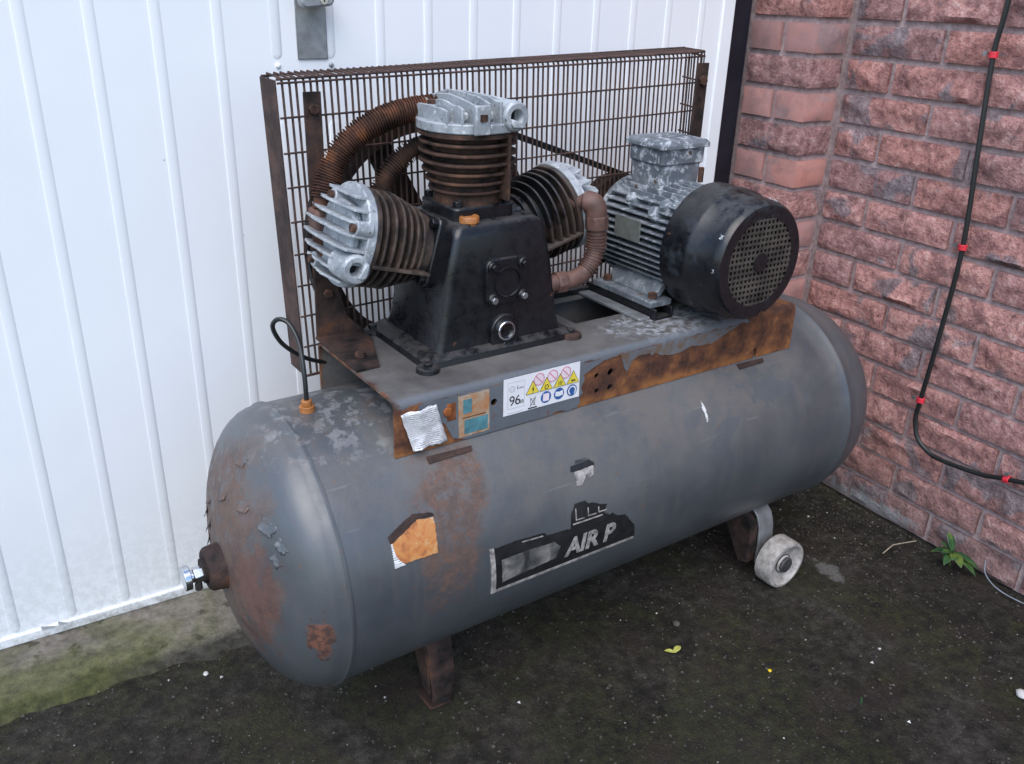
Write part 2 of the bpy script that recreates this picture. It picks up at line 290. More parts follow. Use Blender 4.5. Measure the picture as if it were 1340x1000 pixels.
n.col(c); n.rough(n.step(a, 0.3, 0.7, 0.72, 0.95))
n.bump(n.math('ADD', n.math('MULTIPLY', b_, 1.4), n.math('ADD', n.math('MULTIPLY', f, 0.5), n.math('MULTIPLY', a, 1.5))), 1.0, 0.014); MT['ground_concrete'] = n.m
n = NM('threshold_concrete', 0.85, 0, 0.25)
a = n.noise(7, 6, 0.65); b_ = n.noise(40, 6, 0.7)
c = n.ramp(b_, [(0.3, (0.085, 0.074, 0.062)), (0.5, (0.155, 0.138, 0.118)), (0.72, (0.23, 0.21, 0.185))])
al = n.step(n.noise(5.5, 5, 0.6, None, 0.5), 0.46, 0.60); c = n.mix(n.math('MULTIPLY', al, 0.5), c, n.ramp(b_, [(0.3, (0.040, 0.045, 0.018)), (0.7, (0.105, 0.105, 0.035))]))
ds = n.step(n.noise(28, 4, 0.55), 0.38, 0.33); c = n.mix(n.math('MULTIPLY', ds, 0.75), c, (0.035, 0.035, 0.022))
yy_ = n.math('ADD', n.xyz()[1], n.math('ADD', n.math('MULTIPLY', n.math('SUBTRACT', n.noise(9, 6, 0.7), 0.5), 0.22), n.math('MULTIPLY', n.math('SUBTRACT', n.noise(50, 5, 0.7), 0.5), 0.05)))
c = n.mix(n.step(yy_, 0.045, -0.02), c, n.ramp(b_, [(0.35, (0.016, 0.014, 0.011)), (0.6, (0.050, 0.047, 0.038))]))
c = n.mix(n.math('MULTIPLY', n.blob((-1.86, 0.03, 0.0), (0.22, 0.07, 1.0), 0.5, 14, 0.5), 0.75), c, n.ramp(b_, [(0.35, (0.030, 0.036, 0.010)), (0.65, (0.085, 0.090, 0.022))]))
n.col(c); n.bump(n.math('ADD', a, b_), 0.8, 0.008); MT['threshold_concrete'] = n.m

# ------------------------------------------------------------------ mesh helpers
class MB:
    def __init__(s): s.v = []; s.f = []
    def add(s, vs, fs):
        o = len(s.v); s.v += [tuple(p) for p in vs]; s.f += [tuple(i + o for i in q) for q in fs]; return s
    def box(s, x0, x1, y0, y1, z0, z1, fn=None):
        vs = [(x, y, z) for x in (x0, x1) for y in (y0, y1) for z in (z0, z1)]
        if fn: vs = [fn(*p) for p in vs]
        return s.add(vs, [(0, 1, 3, 2), (4, 6, 7, 5), (0, 4, 5, 1), (2, 3, 7, 6), (0, 2, 6, 4), (1, 5, 7, 3)])
    def prism(s, poly, h0, h1, fn):
        n = len(poly); vs = [fn(x, y, h0) for x, y in poly] + [fn(x, y, h1) for x, y in poly]
        return s.add(vs, [tuple(range(n)), tuple(range(2 * n - 1, n - 1, -1))] + [(i, (i + 1) % n, n + (i + 1) % n, n + i) for i in range(n)])
    def loft(s, secs, cap=True, closed=False):
        n = len(secs[0]); o = []
        for q in secs: o += q
        fs = []
        m = len(secs)
        for k in range(m if closed else m - 1):
            a, b = k * n, ((k + 1) % m) * n
            fs += [(a + i, a + (i + 1) % n, b + (i + 1) % n, b + i) for i in range(n)]
        if cap and not closed: fs += [tuple(range(n - 1, -1, -1)), tuple(range((m - 1) * n, m * n))]
        return s.add(o, fs)
    def tube(s, pts, r, n=8, cap=True, closed=False):
        P = [Vector(p) for p in pts]; m = len(P); secs = []; up = None
        for i in range(m):
            if closed: t = (P[(i + 1) % m] - P[i - 1]).normalized()
            else: t = (P[min(i + 1, m - 1)] - P[max(i - 1, 0)]).normalized()
            if up is None: up = t.orthogonal().normalized()
            up = (up - t * up.dot(t)); up = up.normalized() if up.length > 1e-6 else t.orthogonal().normalized()
            w = t.cross(up); rr = r[i] if isinstance(r, (list, tuple)) else r
            secs.append([tuple(P[i] + (up * math.cos(a) + w * math.sin(a)) * rr) for a in [2 * math.pi * k / n for k in range(n)]])
        return s.loft(secs, cap, closed)
    def cyl(s, p0, p1, r0, r1=None, n=24): return s.tube([p0, p1], [r0, r0 if r1 is None else r1], n)
    def lathe(s, prof, fn, n=48, cap=True):
        secs = [[fn(h, r * math.cos(2 * math.pi * k / n), r * math.sin(2 * math.pi * k / n)) for k in range(n)] for h, r in prof]
        return s.loft(secs, cap)
    def ring(s, prof, fn, n=48):      # closed profile
        secs = [[fn(h, r * math.cos(2 * math.pi * k / n), r * math.sin(2 * math.pi * k / n)) for k in range(n)] for h, r in prof]
        return s.loft(secs, False, True)
    def mesh(s, name, smooth=35):
        me = bpy.data.meshes.new(name); me.from_pydata(s.v, [], s.f)
        bm = bmesh.new(); bm.from_mesh(me); bmesh.ops.recalc_face_normals(bm, faces=bm.faces); bm.to_mesh(me); bm.free()
        if smooth:
            me.shade_smooth(); me.set_sharp_from_angle(angle=RAD(smooth))
        return me
    def build(s, name, mat, parent=None, bev=0.0, smooth=35, seg=2):
        return link(name, s.mesh(name, smooth), mat, parent, bev, seg)
def link(name, me, mat, parent=None, bev=0.0, seg=2):
    if mat is not None and not me.materials: me.materials.append(MT[mat])
    o = bpy.data.objects.new(name, me); COL.objects.link(o); o.parent = parent
    if bev:
        b = o.modifiers.new('bevel', 'BEVEL'); b.width = bev; b.segments = seg; b.limit_method = 'ANGLE'; b.angle_limit = RAD(40); b.harden_normals = False
    return o
def empty(name, loc=(0, 0, 0), rz=0.0, parent=None):
    o = bpy.data.objects.new(name, None); COL.objects.link(o); o.location = loc; o.rotation_euler = (0, 0, rz); o.parent = parent; o.empty_display_size = 0.05; return o
def tag(o, label=None, cat=None, group=None, kind=None):
    for k, v in (('label', label), ('category', cat), ('group', group), ('kind', kind)):
        if v: o[k] = v
    return o
def rrect(x0, x1, y0, y1, r, k=5):
    out = []
    for cx, cy, a0 in ((x1 - r, y0 + r, -90), (x1 - r, y1 - r, 0), (x0 + r, y1 - r, 90), (x0 + r, y0 + r, 180)):
        for i in range(k + 1):
            a = RAD(a0 + 90 * i / k); out.append((cx + r * math.cos(a), cy + r * math.sin(a)))
    return out
def circ(cx, cy, r, n=24, a0=0): return [(cx + r * math.cos(a0 + 2 * math.pi * k / n), cy + r * math.sin(a0 + 2 * math.pi * k / n)) for k in range(n)]
def smoothpath(pts, per=8):
    P = [Vector(p) for p in pts]; P = [P[0] * 2 - P[1]] + P + [P[-1] * 2 - P[-2]]; out = []
    for i in range(1, len(P) - 2):
        for k in range(per):
            t = k / per; a, b, c, d = P[i - 1:i + 3]
            out.append(0.5 * ((2 * b) + (c - a) * t + (2 * a - 5 * b + 4 * c - d) * t * t + (3 * b - a - 3 * c + d) * t ** 3))
    out.append(P[-2]); return out
def bake(o):
    dg = bpy.context.evaluated_depsgraph_get(); dg.update(); me = bpy.data.meshes.new_from_object(o.evaluated_get(dg)); old = o.data; o.modifiers.clear(); o.data = me; return o
def fnoise(x, y, z, oct=3): return mnoise.fractal(Vector((x, y, z)), 1.0, 2.0, oct)

# ------------------------------------------------------------------ ground and threshold
def axis_grid(lo, hi, step, far):
    a = [lo + i * step for i in range(int(round((hi - lo) / step)) + 1)]
    return [lo - far, lo - far / 6, lo - far / 40] + a + [hi + far / 40, hi + far / 6, hi + far]
gx = axis_grid(-2.7, 0.3, 0.03, 70); gy = axis_grid(-1.6, 0.3, 0.03, 70)
vs = []
for yy in gy:
    for xx in gx:
        near = -2.8 < xx < 0.4 and -1.7 < yy < 0.4
        vs.append((xx, yy, (0.004 * fnoise(xx * 3, yy * 3, 0.3) + 0.0018 * fnoise(xx * 14, yy * 14, 3.1) - 0.002) if near else -0.004))
nx = len(gx); fs = [(j * nx + i, j * nx + i + 1, (j + 1) * nx + i + 1, (j + 1) * nx + i) for j in range(len(gy) - 1) for i in range(nx - 1)]
tag(MB().add(vs, fs).build('ground', 'ground_concrete', smooth=180), kind='structure')
edge = []
xx = -3.6
while xx < -0.14:
    edge.append((xx, -0.034 + 0.020 * fnoise(xx * 4, 0.5, 7) + 0.012 * fnoise(xx * 22, 1.5, 2) + 0.006 * fnoise(xx * 70, 1.5, 2))); xx += 0.02
top = [(x, y + 0.012, 0.0055 + 0.0015 * fnoise(x * 9, 3, 1)) for x, y in edge]
mb = MB(); k = len(edge)
low = [(x, y, -0.008) for x, y in edge]; back = [(x, 0.16, 0.0105) for x, y in edge]; far = [(x, 1.2, 0.0105) for x, y in edge]
vv = low + top + back + far
ff = [(r * k + i, r * k + i + 1, (r + 1) * k + i + 1, (r + 1) * k + i) for r in range(3) for i in range(k - 1)]
tag(mb.add(vv, ff).build('concrete_threshold', 'threshold_concrete', smooth=60), kind='structure')

# ------------------------------------------------------------------ brick wall with pier
wall = MB().box(0.0105, 0.22, -1.95, 0.40, -0.05, 2.25).box(-0.1015, 0.0105, 0.0105, 0.40, -0.05, 2.25).build('brick_wall', 'mortar', smooth=0)
tag(wall, 'red brick side wall with rock-faced bricks and a narrow pier beside the garage door', 'wall')
def brick_mesh(dx, dy, dz, rough, seed, amp=0.0095, front_only=True):
    sx, sy, sz = (1 if front_only else 5), max(4, int(dy / 0.016)), 5
    idx = {}; V = []; Fc = []
    def vid(i, j, k):
        if (i, j, k) not in idx:
            x, y, z = dx * i / sx, dy * j / sy, dz * k / sz
            p = Vector((x, y, z)); q = p * 1.0 + Vector((seed * 3.7, seed * 1.3, seed * 7.1))
            ez = min(z, dz - z); ey = min(y, dy - y); ex = min(x, dx - x)
            n1 = fnoise(q.x * 26, q.y * 20, q.z * 34, 4); n2 = fnoise(q.x * 70, q.y * 70, q.z * 70, 2)
            jag = 0.0022 * fnoise(q.x * 60, q.y * 60, q.z * 60, 2)
            if i == 0:        # visible -x face
                e = min(ez, ey); f = min(1, e / 0.008)
                a = amp if rough else amp * 0.10
                p.x += -f * (a * (0.22 + 1.0 * n1 + 0.45 * n2)) + (1 - f) * 0.0015
            if not front_only and j == 0:
                e = min(ez, ex); f = min(1, e / 0.012); a = amp * 0.5
                p.y += -f * (a * (0.35 + 0.8 * n1 + 0.25 * n2)) + (1 - f) * 0.0025
            if k in (0, sz): p.z += (1 if k == 0 else -1) * (0.001 + abs(jag))
            if j in (0, sy): p.y += (1 if j == 0 else -1) * (0.001 + abs(jag)) if front_only or j == sy else 0
            idx[(i, j, k)] = len(V); V.append(tuple(p))
        return idx[(i, j, k)]
    for j in range(sy):
        for k in range(sz): Fc.append((vid(0, j, k), vid(0, j, k + 1), vid(0, j + 1, k + 1), vid(0, j + 1, k)))
    for i in range(sx):
        for j in range(sy):
            for k in (0, sz): Fc.append((vid(i, j, k), vid(i + 1, j, k), vid(i + 1, j + 1, k), vid(i, j + 1, k)))
        for k in range(sz):
            for j in (0, sy): Fc.append((vid(i, j, k), vid(i, j, k + 1), vid(i + 1, j, k + 1), vid(i + 1, j, k)))
    return MB().add(V, Fc).mesh('brick', 50)
full = [brick_mesh(0.06, 0.214, 0.064, True, s) for s in range(12)]
full_c = [brick_mesh(0.06, 0.225, 0.064, True, 80 + s) for s in range(4)]; half_c = [brick_mesh(0.06, 0.113, 0.064, True, 90 + s) for s in range(4)]
pier_full = [brick_mesh(0.105, 0.198, 0.064, True, 50 + s, 0.009, False) for s in range(4)]
pier_head = [brick_mesh(0.105, 0.093, 0.064, False, 60 + s, 0.009, False) for s in range(4)]
head2 = [brick_mesh(0.06, 0.093, 0.064, False, 70 + s) for s in range(4)]
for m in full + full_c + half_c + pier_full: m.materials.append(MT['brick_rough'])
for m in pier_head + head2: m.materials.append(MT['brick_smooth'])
rng = random.Random(5)
for c in range(-14, 17):
    z0 = (15 - c) * 0.075 + 0.004
    odd = c % 2 == 1
    y = 0.2378 if odd else 0.2378 - 0.1125          # first perpend, measured towards the viewer
    def put(me, x, yy):
        o = link('brick', me, None, wall); o.location = (x + rng.uniform(-0.0015, 0.0015), yy, z0 + rng.uniform(-0.001, 0.001)); return o
    if odd: put(rng.choice(full_c), 0.0, -y + 0.0055)
    else: put(rng.choice(half_c), 0.0, -y + 0.0055)
    while y < 1.75:
        put(rng.choice(full), 0.0, -y - 0.2195); y += 0.225
    if c < 16:
        if odd: put(rng.choice(pier_head), -0.1116, 0.0); put(rng.choice(head2), -0.1116, 0.105)
        else: put(rng.choice(pier_full), -0.1116, 0.0)

# ------------------------------------------------------------------ garage door and its frame
DY = 0.162
door = empty('garage_door', (-1.3, DY, 0.010))
tag(door, 'white ribbed steel up-and-over garage door behind the compressor', 'garage door')
W = lambda x: x + 1.3
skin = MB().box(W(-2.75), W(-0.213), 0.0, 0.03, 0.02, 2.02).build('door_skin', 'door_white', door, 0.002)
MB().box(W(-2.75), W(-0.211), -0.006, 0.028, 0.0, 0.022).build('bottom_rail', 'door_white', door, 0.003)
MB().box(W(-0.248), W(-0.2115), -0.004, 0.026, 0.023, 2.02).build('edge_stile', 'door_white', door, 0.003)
def rib_mesh(z0, z1):
    prof = [(-0.0085, 0.0005), (-0.0080, -0.0014), (-0.0060, -0.0017), (0.0, -0.0018), (0.0050, -0.0015), (0.0078, -0.0007), (0.0100, 0.0002)]
    secs = []
    for z, s_ in ((z0, 0.25), (z0 + 0.003, 0.7), (z0 + 0.008, 1), (z1 - 0.008, 1), (z1, 0.3)): secs.append([(x * s_, y * s_ if y < 0 else y, z) for x, y in prof])
    return MB().loft(secs, True).mesh('rib', 60)
rm = rib_mesh(0.026, 2.0); rm_s = rib_mesh(1.035, 2.0); rm_l = rib_mesh(0.026, 0.93)
for i in range(-10, 15):
    x = -1.666 + 0.0970 * i
    for me in ((rm_s, rm_l) if i in (4, 5) else (rm,)):
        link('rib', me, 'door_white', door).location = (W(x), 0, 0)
    if i in (4, 5): MB().lathe([(0, 0.0045), (-0.003, 0.004), (-0.0045, 0.002)], lambda h, a, b: (W(x) + a, h, 1.024 + b), 12).build('screw', 'zinc_plate' if i == 5 else 'door_white', door)
pl = MB().box(W(-1.242), W(-1.187), -0.004, 0.0, 1.034, 1.30).build('handle_plate', 'zinc_plate', door, 0.0015)
hb = MB(); hb.cyl((W(-1.214), -0.004, 1.133), (W(-1.214), -0.022, 1.133), 0.013)
hb.prism(rrect(-0.034, 0.026, -0.013, 0.013, 0.012), -0.022, -0.046, lambda a, b, h: (W(-1.211) + a, h, 1.133 + b + 0.1 * a))
hb.build('handle', 'zinc_plate', pl, 0.004, seg=3)
MB().cyl((W(-1.205), -0.046, 1.131), (W(-1.205), -0.0485, 1.131), 0.0075).build('lock_barrel', 'chrome', pl, 0.001)
MB().box(W(-1.2062), W(-1.2042), -0.0492, -0.0484, 1.128, 1.134).build('keyhole', 'dark_void', pl)
for x, w in ((-1.807, 0.022), (-1.782, 0.014)):       # torn paint at the foot of the door
    secs = [[(W(x) + w * (a - 0.5), -0.006 - 0.012 * t * t, 0.016 + 0.02 * t * (1 - 0.4 * a)) for a in (0, 0.5, 1)] + [(W(x) + w * (a - 0.5), -0.0045 - 0.012 * t * t, 0.016 + 0.02 * t * (1 - 0.4 * a)) for a in (1, 0.5, 0)] for t in (0, 0.5, 1)]
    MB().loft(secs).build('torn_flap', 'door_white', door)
fr = MB().box(-0.36, -0.112, 0.206, 0.27, 0.011, 2.2).box(-2.8, -0.36, 0.206, 0.27, 2.06, 2.2).build('door_frame', 'frame_dark', None, 0.002)
tag(fr, 'dark door frame post in the gap between white door and brick pier', 'door frame')

# ------------------------------------------------------------------ the air compressor (parts in its own frame: x along tank, y towards door)
AC = empty('air_compressor', (-0.89537986, -0.23196112, 0.0), 0.04741858)
tag(AC, 'rusty three-cylinder air compressor on a long grey horizontal tank', 'air compressor')
TR, TZ, TH, DL, DR = 0.22765, 0.35308, 0.5555, 0.1088, 0.1913
prof = []
for i in range(15):
    a = i / 14 * math.pi / 2; prof.append((-TH - DL * math.cos(a), max(0.0005, TR * math.sin(a))))
prof += [(-TH + 0.0025, TR + 0.0030), (-TH + 0.006, TR + 0.0030), (-TH + 0.0075, TR - 0.0005), (-TH + 0.011, TR)]
prof += [(-TH + 0.05 * i, TR) for i in range(1, 22)]
prof += [(TH - 0.009, TR), (TH - 0.006, TR + 0.0028), (TH - 0.001, TR + 0.0028)]
for i in range(15):
    a = i / 14 * math.pi / 2; prof.append((TH + 0.003 + DR * math.sin(a), max(0.0005, TR * math.cos(a))))
tank = MB().lathe(prof, lambda h, a, b: (h, a, TZ + b), 112).build('tank', 'tank_paint', AC, smooth=50)
MB().ring([(-0.650, 0.018), (-0.688, 0.018), (-0.688, 0.030), (-0.683, 0.034), (-0.650, 0.038)], lambda h, a, b: (h, a, TZ + b), 32).build('end_coupling', 'rust_plate', tank, 0.002)
pm = MB().cyl((-0.680, 0, TZ), (-0.693, 0, TZ), 0.019)
pm.build('coupling_plug', 'rust_plate', tank)
vm = MB(); vm.cyl((-0.690, 0, TZ - 0.004), (-0.706, 0, TZ - 0.004), 0.013, n=6); vm.cyl((-0.706, 0, TZ - 0.004), (-0.711, 0, TZ - 0.004), 0.010); vm.cyl((-0.711, 0, TZ - 0.004), (-0.721, 0, TZ - 0.004), 0.019, n=20)
vm.cyl((-0.700, 0, TZ - 0.004), (-0.700, 0, TZ - 0.030), 0.006, n=10)
vm.build('drain_valve', 'chrome', tank, 0.001)
def on_tank(u, ph, h): r = TR + h; return (u, -r * math.cos(ph), TZ + r * math.sin(ph))
def tank_patch(name, outline, mat, h0, h1, parent, step=0.05):
    bm = bmesh.new(); f = bm.faces.new([bm.verts.new((x, y, 0)) for x, y in outline])
    ys = [p[1] for p in outline]; yy = math.floor(min(ys) / step) * step
    while yy < max(ys):
        bmesh.ops.bisect_plane(bm, geom=bm.verts[:] + bm.edges[:] + bm.faces[:], plane_co=(0, yy, 0), plane_no=(0, 1, 0)); yy += step
    bmesh.ops.triangulate(bm, faces=bm.faces[:])
    V = [tuple(v.co) for v in bm.verts]; bm.verts.index_update(); Fq = [tuple(v.index for v in f.verts) for f in bm.faces]
    be = [(e.verts[0].index, e.verts[1].index) for e in bm.edges if len(e.link_faces) == 1]; bm.free(); nV = len(V)
    vs = [on_tank(x, y, h1) for x, y, _ in V] + [on_tank(x, y, h0) for x, y, _ in V]
    return MB().add(vs, Fq + [(a, b, b + nV, a + nV) for a, b in be]).build(name, mat, parent, smooth=30)
def text_mesh(body, size, shear=0.0, offset=0.0, spacing=1.0, align='LEFT'):
    cu = bpy.data.curves.new('t', 'FONT'); cu.body = body; cu.size = size; cu.shear = shear; cu.offset = offset; cu.space_character = spacing; cu.align_x = align; cu.resolution_u = 4
    o = bpy.data.objects.new('t', cu); COL.objects.link(o); dg = bpy.context.evaluated_depsgraph_get(); dg.update()
    me = bpy.data.meshes.new_from_object(o.evaluated_get(dg)); V = [tuple(v.co) for v in me.vertices]; Fq = [tuple(p.vertices) for p in me.polygons]
    bpy.data.objects.remove(o); bpy.data.curves.remove(cu); bpy.data.meshes.remove(me); return V, Fq
# weld tabs under the platform, fitting on top, stickers and the torn nameplate on the shell
for u0, u1, ph in ((-0.385, -0.31, 0.845), (0.285, 0.352, 0.875)):
    tank_patch('weld_tab', [(u0, ph - 0.01), (u1, ph - 0.005), (u1 + 0.002, ph + 0.03), (u0, ph + 0.04)], 'rust_plate', -0.001, 0.0025, tank)
MB().cyl((-0.5116, -0.006, 0.575), (-0.5116, -0.006, 0.589), 0.0115, n=20).cyl((-0.5116, -0.006, 0.589), (-0.5116, -0.006, 0.598), 0.008, n=16).build('top_fitting', 'cap_orange', tank, 0.001)
def wob(pts, amp, sd):
    out = []
    for i in range(len(pts)):
        (x0, y0), (x1, y1) = pts[i], pts[(i + 1) % len(pts)]; L = math.hypot(x1 - x0, (y1 - y0) * 0.23); k = max(1, int(L / 0.004))
        for j in range(k):
            t = j / k; x, y = x0 + (x1 - x0) * t, y0 + (y1 - y0) * t
            out.append((x + amp * fnoise(x * 140, y * 40, sd), y + 4 * amp * fnoise(x * 140, y * 40, sd + 9)))
    return out
st = tank_patch('orange_sticker', wob([(-0.477, 0.275), (-0.409, 0.268), (-0.405, 0.500), (-0.432, 0.515), (-0.462, 0.45), (-0.478, 0.44)], 0.0014, 1), 'label_orange', 0.0, 0.0012, tank)
tank_patch('sticker_edge', wob([(-0.480, 0.42), (-0.476, 0.42), (-0.462, 0.455), (-0.432, 0.520), (-0.404, 0.505), (-0.404, 0.530), (-0.436, 0.560), (-0.468, 0.50), (-0.480, 0.47)], 0.0022, 4), 'rust_plate', 0.0, 0.0016, st)
tank_patch('sticker_border', wob([(-0.479, 0.262), (-0.462, 0.264), (-0.470, 0.30), (-0.4755, 0.35), (-0.4765, 0.42), (-0.479, 0.42)], 0.0008, 12), 'label_foil', 0.0, 0.0016, st)
dec = tank_patch('nameplate_decal', wob([(-0.319, 0.150), (-0.275, 0.155), (-0.219, 0.138), (-0.213, 0.106), (-0.166, 0.095), (-0.164, 0.20), (-0.155, 0.268), (-0.135, 0.262), (-0.128, 0.235), (-0.118, 0.235), (-0.108, 0.205), (-0.091, 0.185), (-0.096, 0.123), (-0.085, 0.09), (-0.078, 0.10), (-0.066, 0.055), (-0.05, 0.045), (-0.026, -0.080), (-0.019, -0.205), (-0.313, -0.205)], 0.0022, 2), 'decal_black', 0.0, 0.0010, tank, 0.04)
tank_patch('decal_border', [(-0.3225, 0.160), (-0.3145, 0.158), (-0.308, -0.197), (-0.022, -0.203), (-0.0195, -0.226), (-0.316, -0.222)], 'decal_silver', 0.0, 0.0016, dec, 0.04)
tank_patch('decal_smudge', wob([(-0.301, 0.05), (-0.245, 0.048), (-0.199, 0.035), (-0.186, -0.02), (-0.195, -0.11), (-0.297, -0.145)], 0.001, 3), 'decal_smudge', 0.0, 0.0015, dec, 0.04)
tank_patch('decal_line', [(-0.262, 0.135), (-0.222, 0.122), (-0.222, 0.113), (-0.262, 0.126)], 'decal_silver', 0.0, 0.0016, dec)
tank_patch('decal_line', [(-0.162, 0.125), (-0.10, 0.118), (-0.10, 0.108), (-0.162, 0.115)], 'decal_silver', 0.0, 0.0016, dec)
V, Fq = text_mesh('AIR P', 0.047, 0.10, 0.0019, 1.0)
mb = MB(); mb.add([on_tank(-0.174 + x * 0.93, -0.130 + y / TR * 1.0, 0.0022) for x, y, _ in V], Fq); mb.build('lettering', 'decal_silver', dec, smooth=0)
for u0 in (-0.156, -0.131, -0.109):                  # outlined letter feet left of a torn word
    h = 0.235 - (u0 + 0.156) * 1.0
    tank_patch('letter_outline', [(u0, h), (u0 + 0.002, h), (u0 + 0.002, 0.150), (u0 + 0.018, 0.146), (u0 + 0.018, 0.139), (u0, 0.142)], 'decal_silver', 0.0, 0.0016, dec)
rem = tank_patch('decal_scrap', wob([(-0.150, 0.535), (-0.112, 0.545), (-0.104, 0.515), (-0.104, 0.490), (-0.140, 0.480), (-0.152, 0.50)], 0.001, 6), 'decal_black', 0.0, 0.0010, tank)
tank_patch('scrap_face', wob([(-0.146, 0.49), (-0.106, 0.495), (-0.110, 0.43), (-0.120, 0.415), (-0.123, 0.45), (-0.136, 0.385), (-0.146, 0.39)], 0.001, 7), 'decal_silver', 0.0, 0.0015, rem)
tank_patch('scrap_face', wob([(-0.140, 0.545), (-0.116, 0.552), (-0.112, 0.565), (-0.138, 0.565)], 0.0008, 8), 'decal_smudge', 0.0, 0.0015, rem)

# lifted paint flakes on the left head
def head_pt(y, z):
    q = 1 - (y * y + (z - TZ) ** 2) / TR ** 2
    x = -TH - DL * math.sqrt(max(q, 0.0)); nrm = Vector(((x + TH) / DL ** 2, y / TR ** 2, (z - TZ) / TR ** 2)).normalized(); return Vector((x, y, z)), nrm
flakes = [(-0.122, 0.474, 0.023, 215), (-0.152, 0.458, 0.017, 190), (-0.066, 0.482, 0.020, 240), (0.0, 0.470, 0.022, 260), (0.060, 0.392, 0.022, 275), (0.066, 0.43, 0.018, 260), (-0.150, 0.437, 0.016, 180), (0.085, 0.40, 0.02, 280), (-0.02, 0.53, 0.02, 240), (0.07, 0.36, 0.020, 290)]
for y, z, s_, ang in flakes:
    p, nn = head_pt(y, z); t1 = nn.orthogonal().normalized(); t2 = nn.cross(t1)
    e1 = t1 * math.cos(RAD(ang)) + t2 * math.sin(RAD(ang)); e2 = nn.cross(e1); V = []; m = 9
    for j in range(m):
        for i in range(m):
            a, b = i / (m - 1) - 0.5, j / (m - 1); ww = 1.0 - 0.30 * b + 0.35 * fnoise(y * 90 + b * 4, z * 50, a * 4)
            tip = 1.0 + 0.55 * fnoise(a * 7, y * 70, z * 30) * b
            V.append(p + e1 * a * s_ * 1.5 * ww + e2 * (b - 0.7) * s_ * 0.8 * tip + nn * (-0.0006 + s_ * 0.20 * b ** 1.6 * (1 + 0.8 * a) + 0.0012 * fnoise(a * 5, b * 5, y * 40)))
    Fq = [(j * m + i, j * m + i + 1, (j + 1) * m + i + 1, (j + 1) * m + i) for j in range(m - 1) for i in range(m - 1)]
    o = MB().add(V, Fq).build('paint_flake', 'tank_paint', tank); sm = o.modifiers.new('thick', 'SOLIDIFY'); sm.thickness = 0.0006

# feet and wheels
def foot(u, side):
    s_ = side; r = empty('foot', (0, 0, 0), 0, AC)
    path = [(0.105, 0.158), (0.112, 0.130), (0.118, 0.075), (0.124, 0.034), (0.118, 0.006)]
    mb = MB(); secs = []
    for i, (a, z) in enumerate(path):
        w = 0.026 - 0.002 * i; rr = 0.0045
        secs.append([(u - w, s_ * (a), z), (u + w, s_ * a, z), (u + w, s_ * (a - rr), z), (u - w, s_ * (a - rr), z)])
    mb.loft(secs); mb.build('strap', 'rust_plate', r, 0.001)
    for du in (-0.026, 0.0225):
        MB().prism([(0.10, 0.155), (0.114, 0.10), (0.119, 0.040), (0.095, 0.045), (0.055, 0.135)], u + du, u + du + 0.0035, lambda a, b, h: (h, s_ * a, b)).build('gusset', 'rust_plate', r, 0.0005)
    MB().box(u - 0.022, u + 0.022, s_ * 0.06, s_ * 0.118, 0.0, 0.005).build('foot_pad', 'rust_plate', r, 0.001)
    if side < 0: MB().cyl((u + 0.002, -0.1225, 0.020), (u + 0.002, -0.1245, 0.020), 0.006, n=14).build('bolt_hole', 'dark_void', r)
foot(-0.345, -1); foot(-0.345, 1)
def caster(u, side):
    s_ = side; r = empty('wheel_bracket', (0, 0, 0), 0, AC); secs = []
    path = [(0.10, 0.165), (0.118, 0.160), (0.136, 0.145), (0.146, 0.120), (0.150, 0.085), (0.150, 0.035)]
    for a, z in path: secs.append([(u - 0.022, s_ * a, z), (u + 0.022, s_ * a, z), (u + 0.022, s_ * (a - 0.005), z - 0.002), (u - 0.022, s_ * (a - 0.005), z - 0.002)])
    MB().loft(secs).build('strap', 'zinc_plate', r, 0.001)
    MB().prism([(0.10, 0.160), (0.140, 0.130), (0.145, 0.04), (0.120, 0.03), (0.05, 0.14)], u - 0.045, u - 0.023, lambda a, b, h: (h, s_ * a, b)).build('bracket_plate', 'rust_plate', r, 0.001)
    cu, cz = u + 0.002, 0.055
    w = empty('wheel', (0, 0, 0), 0, AC)
    f = lambda h, a, b: (cu + a, s_ * h, cz + b)
    MB().ring([(0.168, 0.014), (0.168, 0.050), (0.172, 0.055), (0.206, 0.055), (0.212, 0.053), (0.213, 0.047), (0.206, 0.041), (0.200, 0.022), (0.206, 0.018), (0.206, 0.014)], f, 48).build('tyre', 'wheel_white', w, smooth=40)
    MB().cyl(f(0.145, 0, 0), f(0.213, 0, 0), 0.0185, n=8).build('axle', 'nut_dark', w, 0.002)
    MB().lathe([(0.2005, 0.0222), (0.2025, 0.0222), (0.2025, 0.0001)], f, 24).build('washer', 'nut_dark', w)
caster(0.452, -1); caster(0.452, 1)

